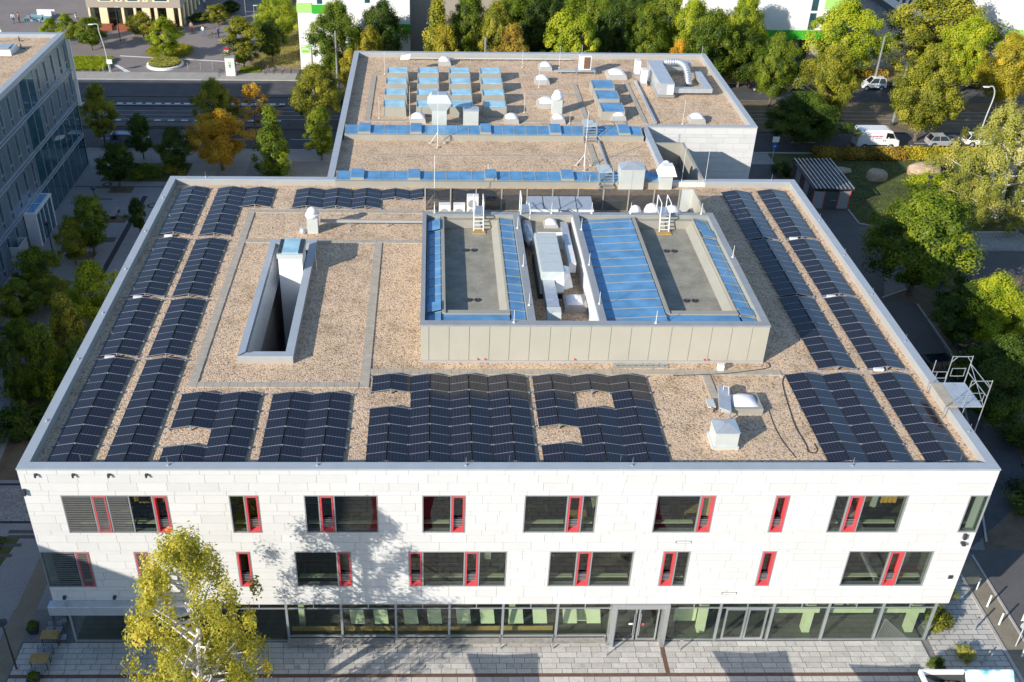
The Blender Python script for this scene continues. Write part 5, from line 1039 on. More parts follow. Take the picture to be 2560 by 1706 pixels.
for kind, ns in (('broad', 4), ('tall', 3), ('cone', 2), ('sparse', 1), ('grand', 3), ('birch', 1), ('weep', 1), ('bush', 3), ('shaggy', 2)):
    VAR[kind] = []
    for i in range(ns):
        m_, cs, P = crown_mesh('crown_' + kind, kind, 11 * i + len(kind)); VAR[kind].append((m_, trunk_mesh('trunk_' + kind, kind, cs, P, i + 3), P))
_tc = {}
def mobj(name, me, m, parent):
    o = bpy.data.objects.new(name, me); C.objects.link(o); o.parent = parent; o.material_slots[0].link = 'OBJECT'; o.material_slots[0].material = m; return o
def plant(name, label, cat, leaf, kind, X, Y, H, Wd, group=None, bark='bark'):
    i = _tc.get(kind, 0); _tc[kind] = i + 1; me, tr, P = VAR[kind][i % len(VAR[kind])]
    root = thing(name, label, cat, (X, Y, 0), random.random() * 6.28, group); s = Wd / (1.85 * P[0]); root.scale = (s, s, H / P[2])
    mobj('crown', me, LEAF[leaf], root); mobj('trunk', tr, M[bark], root); return root
def ppm(Y, z=4): return FPX / ((Vector((30, Y, z)) - CAMP).dot(CF))
def T(label, leaf, kind, px, top, Y, wpx, group='street and park trees', bark='bark', name='tree'):
    p = wy(px, top, Y)
    if kind in ('broad', 'tall') and wpx / ppm(Y) > 5.6: kind = 'grand'
    return plant(name, label, 'tree', leaf, kind, p.x, Y, max(1.5, p.z), wpx / ppm(Y), group, bark)
T('dark green round tree left of the leaning lamp on the plaza', 'green', 'broad', 216, 44, 118, 78)
T('slender yellow green tree behind the office roof corner', 'bright', 'tall', 161, 33, 121, 48)
T('small light green tree left of the other plaza trees', 'bright', 'broad', 121, 46, 122, 50)
T('bright green staked tree in the round planter', 'bright', 'tall', 404, 42, 113.3, 76)
T('olive tree just in front of the cafe pillars', 'olive', 'broad', 351, 30, 124, 62)
T('yellow tinged tree with orange top beside the white advertising pillar', 'olive', 'tall', 598, 42, 109.7, 88)
T('dark egg shaped tree on the lawn near the bicycles', 'dark', 'broad', 673, 51, 112.6, 66)
T('large yellow green tree at the left edge of the white apartment block', 'bright', 'tall', 690, -25, 123, 110)
T('green young tree behind the dark egg shaped tree', 'green', 'tall', 655, 40, 120, 70)
T('olive bushy tree beside the shaded side of the cafe', 'olive', 'broad', 541, 12, 132, 60)
T('dark bushy tree by the far path past the cafe', 'dark', 'broad', 575, 2, 139, 50)
T('low dark tree at the cafe corner', 'dark', 'broad', 500, 36, 134, 56)
T('olive street tree right of the office block corner', 'olive', 'tall', 236, 208, 79.9, 76)
T('dark small tree standing in front of the parked blue car', 'dark', 'broad', 342, 285, 75.1, 66)
T('dark round tree between the office block and the back parapet', 'dark', 'broad', 281, 358, 67.1, 98)
T('dark tree behind the back left parapet corner', 'dark', 'broad', 426, 318, 71.2, 82)
T('tall brown green tree on the tram verge behind the golden tree', 'olive', 'broad', 528, 199, 82, 112)
T('spreading golden tree behind the back parapet', 'orange', 'broad', 541, 280, 72, 150)
T('sparse orange tree on the tram verge', 'orange', 'sparse', 629, 210, 82.4, 105)
T('pointed green hornbeam right behind the back parapet', 'green', 'cone', 672, 265, 69, 96)
T('large golden green tree left of the annex', 'olive', 'tall', 786, 161, 86, 132)
T('green tree close to the annex left wall', 'green', 'tall', 797, 269, 75, 72)
T('dense green tree in front of the white apartment wall', 'green', 'broad', 839, 4, 104, 136)
T('dark green tree right of the green one before the white apartment wall', 'dark', 'broad', 956, 2, 104.5, 116)
T('yellow tree peeking over the annex back left corner', 'gold', 'broad', 923, 66, 99, 72)
T('narrow yellow tree along the annex left parapet', 'gold', 'tall', 872, 122, 92, 56)
for i, (px, top, Y, w_, leaf, kind, lb) in enumerate([
 (1095, -4, 103, 96, 'olive', 'cone', 'pointed olive tree behind the annex, leftmost of the park trees'), (1113, 60, 98, 76, 'gold', 'broad', 'small yellow tree below the pointed olive tree'),
 (1180, -22, 106, 120, 'green', 'broad', 'light green park tree behind the annex condenser side, left group'), (1241, 8, 101, 104, 'olive', 'broad', 'olive park tree behind the annex left of the rust tree'), (1288, 58, 97, 82, 'rust', 'tall', 'rust coloured park tree behind the annex'),
 (1285, -32, 113, 140, 'green', 'broad', 'tall green park tree at the top above the rust tree'), (1358, -24, 109, 126, 'dark', 'broad', 'dark park tree above the annex skylights'), (1416, 20, 99, 98, 'bright', 'tall', 'yellow olive park tree right of the rust tree'),
 (1462, 38, 97, 92, 'bright', 'broad', 'bright yellow green park tree above the annex condenser'), (1505, -24, 108, 126, 'green', 'broad', 'green park tree behind the bright yellow green one'), (1545, 5, 104, 118, 'dark', 'broad', 'dark green park tree left of the lamp'),
 (1624, 12, 104, 118, 'green', 'broad', 'mid green park tree above the annex air handling unit'), (1702, 96, 97, 52, 'orange', 'tall', 'small orange park tree at the annex back edge'), (1741, -4, 106, 118, 'bright', 'broad', 'yellow green park tree above the annex back right corner'),
 (1790, 26, 101, 138, 'green', 'broad', 'large green tree at the annex back right corner'), (1879, -12, 108, 110, 'bright', 'tall', 'yellow green tree left of the white curved apartment block'), (1868, 74, 103, 128, 'dark', 'broad', 'dark tree right of the annex back corner'),
 (1955, 86, 94.9, 108, 'green', 'broad', 'green tree on the tram verge above the dark parked car'), (2025, 236, 81, 200, 'dark', 'broad', 'large dark tree left of the white van'), (2095, 118, 88, 135, 'olive', 'tall', 'olive tree above the white van'),
 (2131, 2, 107, 180, 'bright', 'tall', 'big yellow green tree before the white curved apartment block'), (2350, 118, 82.5, 170, 'olive', 'tall', 'golden tree between the van and the grey hatchback'), (2299, 64, 103, 126, 'olive', 'sparse', 'thin olive tree right of the curved street lamp'),
 (2394, -30, 109, 250, 'olive', 'broad', 'wide olive tree at the top right'), (2445, 45, 101, 150, 'bright', 'broad', 'yellow green tree in front of the wide olive tree'), (2545, 84, 94, 130, 'gold', 'tall', 'golden tree at the right picture edge'),
 (1330, -30, 122, 130, 'dark', 'broad', 'dark tree in the back row left of middle'), (1440, -34, 122, 130, 'green', 'broad', 'green tree in the back row above the condenser'), (1600, -34, 120, 130, 'dark', 'broad', 'dark tree in the back row above the annex right half'), (1690, -34, 118, 120, 'green', 'broad', 'green tree in the back row right of middle'), (1800, -34, 116, 120, 'olive', 'broad', 'olive tree in the back row near the white curved block'), (1050, -30, 116, 80, 'dark', 'broad', 'dark tree in the back row beside the apartment wall'),
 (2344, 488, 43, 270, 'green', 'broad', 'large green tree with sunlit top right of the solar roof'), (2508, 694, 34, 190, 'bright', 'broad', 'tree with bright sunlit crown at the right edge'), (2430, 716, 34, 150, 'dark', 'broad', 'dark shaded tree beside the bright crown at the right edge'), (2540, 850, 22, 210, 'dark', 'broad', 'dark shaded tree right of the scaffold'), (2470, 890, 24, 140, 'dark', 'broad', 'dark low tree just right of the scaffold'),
 (208, 490, 50.4, 108, 'green', 'broad', 'dark court tree in front of the office porch'), (336, 495, 55, 46, 'dark', 'broad', 'tiny court tree near the left parapet'), (168, 552, 48.4, 80, 'olive', 'broad', 'thin court tree nearest the office porch'),
 (80, 622, 42, 110, 'green', 'broad', 'dark court tree below the office light well'), (33, 705, 37, 110, 'green', 'broad', 'dark court tree at the left picture edge'), (216, 655, 36, 125, 'bright', 'broad', 'yellow green sunlit court tree beside the left parapet'),
 (150, 742, 30, 112, 'olive', 'shaggy', 'shaggy olive tree with pale tips in the court'), (84, 800, 25.5, 115, 'green', 'shaggy', 'bushy green tree left of the shaggy olive one'), (8, 850, 24, 70, 'dark', 'broad', 'dark bush like tree cut by the left picture edge'), (180, 850, 24, 110, 'dark', 'shaggy', 'dark bushy tree under the left parapet'), (120, 690, 40, 90, 'olive', 'tall', 'slim olive court tree between the two green ones'), (40, 800, 31, 100, 'green', 'broad', 'green court tree left of the shaggy olive one')]):
    T(lb, leaf, kind, px, top, Y, w_)
plant('birch_tree', 'yellow leaved birch with white branches in front of the facade', 'tree', 'birch', 'birch', 10.2, -7.0, 15.8, 7.7, 'birches', 'birchbark')
plant('birch_tree', 'weeping birch with white limbs at the right picture edge', 'tree', 'straw', 'weep', 84.5, 60.0, 12.5, 12.5, 'birches', 'birchbark')
for i, (x, y, h_, w_, lf, lb) in enumerate(((-9.5, 21.5, 2.0, 4.2, 'dark', 'dark shrub in the planted soil near the front'), (-6.5, 24.5, 2.2, 4.0, 'green', 'green shrub in the planted soil by the left wall'), (-4.0, 20.0, 1.6, 3.6, 'dark', 'low dark shrub nearest the left wall'), (-8.0, 28.5, 2.4, 4.6, 'dark', 'large dark shrub in the middle of the planted soil'), (-4.5, 32, 1.8, 4, 'green', 'green shrub below the sunlit court tree'), (-11.0, 26.5, 2.0, 3.6, 'olive', 'olive shrub at the edge of the planted soil'),
   (80.2, 67.8, 1.5, 5.2, 'bright', 'bright green shrub in front of the large sunlit boulder'), (78.5, 63.5, 2.0, 5.0, 'dark', 'dark shrub behind the park lamp'), (74.8, 60.5, 1.6, 4.2, 'dark', 'dark shrub on the shaded lawn right of the shelter'), (84.0, 70.5, 1.2, 1.6, 'green', 'small green shrub right of the large boulder'), (53.8, 1.6, 1.3, 1.8, 'olive', 'olive weeds at the right front corner of the school'), (54.0, 5.5, 1.2, 1.8, 'dark', 'dark weeds along the right wall of the school'), (54.6, -.9, .7, 1.1, 'straw', 'dry weed tuft on the rubble yard'), (52.4, -1.8, .9, 1.0, 'dark', 'dark weeds below the mesh fence panel'), (55.6, 4.2, .7, 1.2, 'straw', 'straw coloured weeds by the kerb'),
   (-14.5, 71.5, 1.0, 3.4, 'dark', 'low dark shrub at the left of the bed behind the roof'), (-11.5, 70.2, 1.1, 3.6, 'green', 'low green shrub in the middle of the bed behind the roof'), (-8.6, 72.2, .9, 3.2, 'olive', 'low olive shrub at the right of the bed behind the roof'),
   (63.9, 71.5, 1.6, 2.4, 'dark', 'dark shrub left of the bike shelter'), (72.5, 41.5, 1.3, 3, 'dark', 'dark undergrowth below the large green tree'), (75.0, 36.0, 1.6, 4.5, 'dark', 'dark undergrowth right of the service path'), (73.5, 28, 1.8, 5, 'dark', 'dark undergrowth behind the parked dark cars'), (78, 22, 1.8, 6, 'dark', 'dark undergrowth at the right picture edge'), (66.5, 13.0, 1.2, 5, 'dark', 'dark undergrowth below the scaffold'), (72, 14, 1.4, 6, 'dark', 'dark undergrowth at the lower right edge'), (69.0, 19, 1.5, 5, 'dark', 'dark undergrowth right of the scaffold foot'))):
    plant('shrub', lb, 'shrub', lf, 'bush', x, y, h_, w_, 'shrubs and undergrowth')
def blades(name, label, cat, leaf, poly_pts, n, h, lean=.35, wid=.035, kind=None, zoff=0.0):
    g = np.random.default_rng(len(label) + n); P_ = np.array(poly_pts(g, n)); c = np.column_stack([P_, np.full(n, zoff)])
    hh = h * (.55 + .6 * g.random(n)); d = unit(np.column_stack([g.normal(size=(n, 2)) * lean, np.ones(n)])); c = c + d * hh[:, None] * .5
    nn = unit(np.cross(d, unit(g.normal(size=(n, 3))))); me = quad_mesh(name, c, nn, np.cross(nn, d) * 0 + np.cross(d, nn), np.full(n, wid), hh * .55, np.clip(.5 + .22 * g.normal(size=n), 0, 1))
    o = bpy.data.objects.new(name, me); C.objects.link(o); o.material_slots[0].link = 'OBJECT'; o.material_slots[0].material = LEAF[leaf]
    tag(o, label, cat, kind=kind); return o
def in_rect(x0, y0, x1, y1): return lambda g, n: np.column_stack([x0 + (x1 - x0) * g.random(n), y0 + (y1 - y0) * g.random(n)])
def in_disc(cx, cy, r): return lambda g, n: (lambda rr, th: np.column_stack([cx + rr * np.cos(th), cy + rr * np.sin(th)]))(r * np.sqrt(g.random(n)), 6.283 * g.random(n))
blades('ornamental_grass', 'bed of yellow green ornamental grass by the leaning lamp', 'grass bed', 'bright', in_rect(-33.5, 107.9, -26.6, 113.5), 5200, .95, wid=.05)
blades('ornamental_grass', 'grass bed under the two plaza trees before the cafe', 'grass bed', 'olive', in_disc(-18.8, 117.2, 3.4), 3200, .95, wid=.05)
blades('ornamental_grass', 'dry yellow grass filling the round planter', 'grass bed', 'straw', in_disc(-18.2, 111.0, 2.25), 2400, .75, wid=.05, zoff=.3)
blades('lawn_grass', 'short green grass on the corner beside the advertising pillar', 'grass', 'bright', in_rect(-6.7, 107.8, -3.6, 110.3), 2500, .22, kind='stuff', wid=.05)
blades('lawn_grass', 'patchy grass on the lawn by the white apartment block', 'grass', 'straw', in_rect(-4.6, 111, 2.2, 130), 5000, .22, kind='stuff', wid=.05)
blades('lawn_grass', 'patchy grass around the boulders', 'grass', 'dark', in_rect(69, 58, 88, 75.5), 6000, .18, kind='stuff', wid=.05)
blades('lawn_grass', 'dark grass patch left of the lower path', 'grass', 'dark', in_rect(-11.5, 3, -6.8, 9.5), 3500, .2, kind='stuff', wid=.04)
blades('reed_clump', 'tall pale reeds beside the tall far grass', 'reeds', 'straw', in_rect(-5.2, 126, -3.6, 130), 500, 1.8, .15, wid=.04)
def hedge(label, leaf, x0, y0, x1, y1, h, n):
    g = np.random.default_rng(n); c = np.column_stack([x0 + (x1 - x0) * g.random(n), y0 + (y1 - y0) * g.random(n), h * (.1 + .9 * g.random(n) ** .6) * (1 + .12 * g.normal(size=n))])
    nn = unit(g.normal(size=(n, 3)) + np.array([0, -.4, .8])); me = quad_mesh('foliage', c, nn, unit(g.normal(size=(n, 3))), .10 + .06 * g.random(n), .13 + .08 * g.random(n), np.clip(.5 + .2 * g.normal(size=n) + .15 * np.sin(c[:, 0] * 1.7), 0, 1))
    r = thing('hedge', label, 'hedge', ((x0 + x1) / 2, (y0 + y1) / 2, 0)); o = bpy.data.objects.new('foliage', me); C.objects.link(o); o.material_slots[0].link = 'OBJECT'; o.material_slots[0].material = LEAF[leaf]; put(o, r)
    b = MB(); x = x0 + .3
    while x < x1: b.cyl((x, (y0 + y1) / 2, 0), (x + .1, (y0 + y1) / 2, h * .8), .03, n=5); x += .6
    b.build('stems', M['bark'], r)
hedge('hedge stretch behind the bike shelter, coloured rust brown for shade', 'rust', 69.5, 75.7, 80.8, 78.0, .95, 9000); hedge('hedge stretch in front of the parked cars, coloured yellow for sunlight', 'gold', 80.85, 75.7, 91.5, 78.0, 1.0, 9000)  # one hedge, its lit and shaded stretches set apart by leaf colour
hedge('low leafy hedge at the foot of the curved apartment block', 'rust', 70, 107.2, 90, 108.6, 1.0, 5000)
# ------------------------------------------------------------------ boulders, furniture
def boulder(label, x, y, sx, sy, sz, seed):
    bm = bmesh.new(); bmesh.ops.create_icosphere(bm, subdivisions=3, radius=1.0); g = random.Random(seed); ph = [g.random() * 6 for _ in range(6)]
    for v in bm.verts:
        p = v.co.copy(); k = 1 + .10 * math.sin(3 * p.x + ph[0]) + .10 * math.sin(3 * p.y + ph[1]) + .08 * math.sin(4 * p.z + ph[2]) + .04 * math.sin(9 * p.x + 7 * p.y + ph[3])
        q = p * k; q.z = max(-.35, min(.82 + .06 * math.sin(2 * q.x), q.z)); q.x = math.copysign(min(abs(q.x), .9 + .05 * math.sin(5 * q.y)), q.x); v.co = Vector((x + q.x * sx, y + q.y * sy, (q.z + .3) * sz))
    me = bpy.data.meshes.new('boulder'); bm.to_mesh(me); bm.free(); me.polygons.foreach_set('use_smooth', [True] * len(me.polygons)); me.materials.append(M['rock']); o = bpy.data.objects.new('boulder', me); C.objects.link(o); tag(o, label, 'boulder', 'boulders on the park lawn')
boulder('large sunlit sandstone boulder on the lawn', 81.0, 71.3, 2.0, 1.3, 1.45, 2); boulder('medium shaded boulder left of the sunlit one', 75.0, 70.3, 1.3, 1.0, 1.05, 5); boulder('flat shaded boulder beside the bike shelter roof', 71.6, 72.4, 1.1, .8, .5, 9); boulder('round boulder just outside the right front roof corner', 58.6, 13.5, .9, .9, .8, 4)
def lamp(label, x, y, h, kind='arc', lean=0.0, m='alu'):
    l = thing('street_lamp', label, 'lamp', (x, y, 0), group='lamps and masts')
    if kind == 'arc':
        pts = spline([(x, y, 0), (x + lean * .2, y, h * .5), (x + lean * .6, y, h * .85), (x + lean * .3 - .3, y - .1, h), (x + lean * .3 - 1.0, y - .2, h + .05)], 5); MB().tube(pts, .075, 8).build('pole', M['galv_light'], l); e = pts[-1]; MB().box(e[0] - .6, e[1] - .18, e[2] - .06, e[0] + .1, e[1] + .18, e[2] + .06).build('lamp_head', M['offwhite'], l, bevel=.04)
    elif kind == 'mush':
        MB().cyl((x, y, 0), (x, y, h), .06, .045).build('pole', M['darkmetal'], l); MB().lathe([(.05, -.25), (.12, -.2), (.30, 0), (.30, .06), (.05, .12)], (x, y, h), 14).build('lamp_head', M['darkmetal'], l)
    elif kind == 'mast':
        MB().cyl((x, y, 0), (x + lean, y, h), .20, .14, 10).build('pole', M[m], l); MB().cyl((x, y, 0), (x, y, .5), .26, .24, 10).build('pole_foot', M['darkmetal'], l)
    else:
        MB().cyl((x, y, 0), (x, y, h), .07, .05).build('pole', M[m], l); MB().box(x - .08, y - .15, h, x + .6, y + .15, h + .1).build('lamp_head', M['galv_light'], l)
lamp('curved white street lamp in front of the white hatchback', 91.0, 79.7, 8.2, 'arc', .6); lamp('curved street lamp on the far side before the receding white block', 93.4, 115.0, 7.0, 'arc', 1.2)
lamp('grey tram mast beside the white small car', 86.2, 102.8, 7.5, 'mast', 0); lamp('grey tram mast standing by the rails', 83.5, 88.0, 8.5, 'mast', 0); lamp('pale tram mast left of the annex between the trees', 6.2, 92.0, 8.6, 'mast', -.1, 'concrete'); lamp('slim grey mast left of the annex corner', 8.6, 100.5, 8.4, 'mast', 0)
lamp('grey mast rising behind the annex back parapet', 29.2, 96.0, 9.0, 'mast', 0)
lamp('leaning grey lamp with sign plates on the plaza edge', -25.6, 107.6, 7.0, 'arc', -1.0); lamp('dark slim lamp before the cafe windows', -27.8, 122.4, 5.5, 'p', 0, 'darkmetal'); lamp('pale lamp by the far path beyond the cafe', -10.0, 136.7, 5.0, 'p'); lamp('pale short lamp between the lawn trees', -7.0, 127.7, 4.5, 'p')
lamp('dark court lamp near the office porch', -13.45, 57.3, 4.2, 'mush'); lamp('dark court lamp beside the thin court tree', -15.9, 49.5, 4.0, 'mush'); lamp('dark mushroom lamp at the lower left corner', -2.42, -1.6, 3.9, 'mush'); lamp('park lamp with pale head among the dark shrubs', 76.8, 61.5, 4.2, 'mush'); lamp('park lamp beside the gravel strip at the right edge', 80.0, 44.6, 4.0, 'mush')
def sign(label, x, y, h, shape, col, cat='road sign'):
    s = thing('road_sign', label, cat, (x, y, 0)); MB().cyl((x, y, 0), (x, y, h), .035, n=8).build('pole', M['galv_light'], s)
    if shape == 'round': MB().cyl((x, y - .03, h), (x, y - .055, h), .33, n=20).build('plate', col, s)
    else: bx('plate', col, s, x - .4, y - .06, h - .3, x + .4, y - .035, h + .35)
    return s
M['signblue'] = pm('sign_blue', (.03, .16, .55), .4)
s = sign('blue round direction sign by the service path', 63.9, 75.6, 2.0, 'round', M['signblue']); bx('arrow', M['white'], s, 63.75, 75.53, 1.92, 64.05, 75.54, 2.02); bx('top_plate', M['white'], s, 63.5, 75.5, 2.5, 64.3, 75.53, 3.2)
sign('small blue sign below the large green tree', 69.9, 41.1, 2.0, 'sq', M['signblue']); s = sign('white sign plates on a pole at the right edge road', 58.1, -.1, 2.6, 'sq', M['white']); MB().cyl((58.1, -.14, 1.9), (58.1, -.16, 1.9), .3, n=18).build('round_plate', M['galv_light'], s)
s = sign('white plate on the leaning plaza lamp', -25.4, 107.45, 1.6, 'sq', M['white'])
for i, (x, y, m_) in enumerate(((57.75, 4.6, 'white'), (57.78, 3.1, 'white'), (57.85, 1.6, 'white'), (56.1, 1.2, 'alu'), (58.1, -.9, 'white'), (58.6, -2.0, 'white'))):
    b = thing('bollard', '%s bollard from the top along the brick band at the right' % ('first', 'second', 'third', 'fourth', 'fifth', 'sixth')[i], 'bollard', (x, y, 0), group='bollards at the right'); MB().cyl((x, y, 0), (x, y, 1.1), .06, .055).build('shaft', M[m_], b); MB().cyl((x, y, 1.1), (x, y, 1.14), .065, .04).build('top', M['darkmetal'], b)
for i, (x, y, lb) in enumerate(((-26.5, 107.4, 'steel bollard left of the plaza lamp foot'), (-14.3, 108.7, 'steel bollard nearest the round planter'), (-12.45, 108.9, 'steel bollard midway between planter and advertising pillar'), (-10.7, 108.9, 'steel bollard nearest the advertising pillar'))):
    b = thing('bollard', lb, 'bollard', (x, y, 0), group='steel bollards on the plaza'); MB().cyl((x, y, 0), (x, y, 1.0), .055).build('shaft', M['winframe'], b); MB().cyl((x, y, 1.0), (x, y, 1.05), .07, .04).build('top', M['alu'], b)
pl = thing('round_planter', 'round white concrete planter ring on the plaza', 'planter', (-18.2, 111, 0)); MB().lathe([(2.72, 0), (2.72, .32), (2.40, .36), (2.36, .28)], (-18.2, 111, 0), 40).build('ring', M['whiterender'], pl); MB().cyl((-18.2, 111, .0), (-18.2, 111, .30), 2.35, n=36).build('soil', M['soil'], pl)
MB().cyl((-19.3, 113, .3), (-18.98, 113.2, 1.9), .05).cyl((-18.5, 112.8, .3), (-18.95, 113.2, 1.9), .05).cyl((-19.0, 113.9, .3), (-18.98, 113.3, 1.9), .05).box(-19.3, 112.9, 1.75, -18.6, 113.4, 1.85).build('tree_stakes', M['greywood'], pl)
ad = thing('advertising_pillar', 'white box shaped advertising pillar with green print at the sidewalk', 'pillar', (-7.5, 106.7, 0)); MB().box(-8.25, 106.2, 0, -6.85, 107.3, 2.65).build('body', M['offwhite'], ad, bevel=.05); bx('roof', M['galv'], ad, -8.28, 106.17, 2.65, -6.82, 107.33, 2.72)
for (a, z, l, h_) in ((-7.8, 1.9, .4, .12), (-7.75, 1.45, .3, .28), (-7.7, 1.25, .2, .14)): bx('print', M['green'], ad, a, 106.17, z, a + l, 106.19, z + h_)
bx('print', M['darkframe'], ad, -6.84, 106.5, 1.3, -6.825, 107.0, 2.2); bx('print', M['red'], ad, -6.84, 106.9, .9, -6.825, 107.1, 1.2)
s = thing('stop_sign', 'small stop sign with dark red head behind the advertising pillar', 'sign', (-8.2, 107.9, 0)); MB().cyl((-8.2, 107.9, 0), (-8.2, 107.9, 3.4), .05).build('pole', M['white'], s); bx('plate', M['white'], s, -8.55, 107.83, 2.6, -7.85, 107.86, 3.7); bx('stripe', M['reddark'], s, -8.6, 107.80, 3.35, -7.8, 107.825, 3.75)
fl = thing('beach_flag', 'white feather flag above the office roof edge', 'flag', (-45.0, 118.0, 0)); MB().cyl((-44.5, 118, 0), (-44.5, 118, 3.6), .03).build('pole', M['alu'], fl); MB().extr([(-45.6, 3.5), (-45.2, 3.2), (-44.9, 2.6), (-44.75, 1.9), (-44.55, .6), (-44.55, 3.0), (-44.9, 3.45)][::-1], 117.97, 118.0, 'y').build('sail', M['white'], fl)
# terrace tables and chairs
def table(label, x0, y0, x1, y1):
    t = thing('cafe_table', label, 'table', ((x0 + x1) / 2, (y0 + y1) / 2, 0), group='wooden terrace tables'); n = 6
    for i in range(n): ub('slat', M['wood'], t, x0, y0 + (y1 - y0) * i / n + .008, .71, x1, y0 + (y1 - y0) * (i + 1) / n - .008, .75)
    for a in (x0 + .08, x1 - .12):
        for b in (y0 + .06, y1 - .1): bx('leg', M['darkmetal'], t, a, b, .012, a + .04, b + .04, .705)
    bx('apron', M['darkmetal'], t, x0 + .08, y0 + .06, .66, x1 - .08, y1 - .06, .704)
def chair(label, x, y, rz):
    c = thing('cafe_chair', label, 'chair', (0, 0, 0), 0, 'metal terrace chairs'); f = MB()
    for a in (-.2, .2):
        for b in (-.2, .2): f.cyl((a, b, .012), (a * .9, b * .9, .45), .014, n=6)
        f.cyl((a * .9, .18, .45), (a * .9, .26, .85), .014, n=6)
    f.build('frame', M['darkmetal'], c)
    for i in range(5): bx('seat_slat', M['winframe'], c, -.2, -.19 + i * .08, .45, .2, -.13 + i * .08, .465)
    for i in range(3): bx('back_slat', M['winframe'], c, -.19, .215 + i * .015, .58 + i * .1, .19, .235 + i * .015, .63 + i * .1)
    c.location = (x, y, 0); c.rotation_euler = (0, 0, rz)
table('wooden terrace table in the middle of the three', -1.46, .02, -.36, .70); table('wooden terrace table nearest the mushroom lamp', -1.55, -1.76, -.45, -1.08); table('wooden terrace table farthest back under the facade corner', -1.5, 2.1, -.4, 2.8)
for i, (x, y, r_, lb) in enumerate(((-1.2, 1.05, 0, 'left chair behind the middle terrace table'), (-.65, 1.05, 0, 'right chair behind the middle terrace table'), (-.9, -.35, 3.1, 'chair in front of the middle terrace table'), (-1.25, -.72, 0, 'left chair behind the nearest terrace table'), (-.75, -.72, 0, 'right chair behind the nearest terrace table'), (-1.3, -2.1, 3.1, 'left chair in front of the nearest terrace table'), (-.8, -2.1, 3.2, 'right chair in front of the nearest terrace table'), (-.6, 1.7, 2.2, 'chair in front of the farthest terrace table'), (-.2, .4, 1.7, 'chair at the wall side of the middle terrace table'))): chair(lb, x, y, r_)
def pot(label, x, y):
    p = thing('plant_pot', label, 'planter', (x, y, 0), group='black plant pots'); MB().hexa([(x - .22, y - .22, .012), (x + .22, y - .22, .012), (x + .22, y + .22, .012), (x - .22, y + .22, .012)], [(x - .32, y - .32, .6), (x + .32, y - .32, .6), (x + .32, y + .32, .6), (x - .32, y + .32, .6)]).build('pot', M['darkmetal'], p)
    g = np.random.default_rng(4); n = 500; d = unit(g.normal(size=(n, 3))); d[:, 2] = np.abs(d[:, 2]); me = quad_mesh('foliage', np.array([x, y, .58]) + d * .36 * (g.random(n) ** .4)[:, None], unit(d + g.normal(size=(n, 3)) * .4), unit(g.normal(size=(n, 3))), np.full(n, .03), np.full(n, .05), np.clip(.5 + .2 * g.normal(size=n), 0, 1)); o = bpy.data.objects.new('foliage', me); C.objects.link(o); o.material_slots[0].link = 'OBJECT'; o.material_slots[0].material = LEAF['green']; put(o, p)
pot('black pot with clipped green bush beside the middle terrace table', -2.28, 1.2); pot('black pot with green bush at the bottom picture edge', -1.0, -2.65); pot('black pot with leafy plant by the facade corner', -1.9, 4.9)
for (x, y, lb) in ((-12.4, 59.5, 'dark slatted court bench beside the court lamp'), (-15.8, 44.0, 'dark slatted court bench near the office light well')):
    k = thing('court_bench', lb, 'bench', (x, y, 0), group='court benches')
    for q in range(4): bx('slat', M['greywood'], k, x - .3 + q * .16, y - 1.1, .43, x - .18 + q * .16, y + 1.1, .47)
    for q in (-.8, .8): bx('support', M['darkmetal'], k, x - .28, y + q - .05, .01, x + .3, y + q + .05, .425)
# red market parasols in front of the school: they show in the glass and in the shadows
def parasol(label, x, y, s):
    p = thing('red_parasol', label, 'parasol', (x, y, 0), group='red parasols on the forecourt'); n = 8; R_ = 2.5 * s; zt, ze = 4.5, 3.3
    b = MB(); pts = []
    for i in range(4):
        a = math.pi / 4 + i * math.pi / 2; c0 = Vector((x + R_ * 1.3 * math.cos(a), y + R_ * 1.3 * math.sin(a), ze)); a2 = a + math.pi / 4; c1 = Vector((x + R_ * .78 * math.cos(a2), y + R_ * .78 * math.sin(a2), ze + .12)); pts += [c0, c1]
    ring = [Vector((x, y, zt - .75)).lerp(q, .45) + Vector((0, 0, .12)) for q in pts]
    b.add([(x, y, zt)] + ring + pts, [(0, 1 + i, 1 + (i + 1) % n) for i in range(n)] + [(1 + i, 1 + n + i, 1 + n + (i + 1) % n, 1 + (i + 1) % n) for i in range(n)]); b.build('canopy', M['reddark'], p)
    MB().cyl((x, y, .3), (x, y, zt), .05).build('pole', M['alu'], p); MB().box(x - .45, y - .45, 0, x + .45, y + .45, .3).build('foot', M['concrete'], p)
parasol('red parasol on the forecourt below the picture, left one', 20.2, -7.9, .95); parasol('red parasol on the forecourt below the picture, middle one', 35.3, -7.9, 1.0); parasol('red parasol on the forecourt below the picture, rightmost one', 43.2, -8.8, .95)
# mesh fence panel, boundary board
fp = thing('mesh_fence_panel', 'leaning wire mesh fence panel at the right end of the glazing', 'fence', (50.2, -.8, 0)); a, b = Vector((49.5, .30, 0)), Vector((50.6, -2.0, 0)); fr = MB()
for q in (a, b): fr.cyl(q, q + Vector((.2, 0, 2.0)), .012, n=6)
fr.cyl(a + Vector((.2, 0, 2)), b + Vector((.2, 0, 2)), .010, n=6); fr.cyl(a + Vector((.02, 0, .15)), b + Vector((.02, 0, .15)), .010, n=6); fr.build('frame', M['winframe'], fp); wr = MB()
for i in range(1, 26): q = a.lerp(b, i / 26); wr.cyl(q + Vector((.02, 0, .15)), q + Vector((.2, 0, 2)), .0035, n=4)
for i in range(1, 9): z = .15 + i * .21; wr.cyl(a + Vector((.1 * z, 0, z)), b + Vector((.1 * z, 0, z)), .0035, n=4)
wr.build('wire_mesh', M['galv_light'], fp)
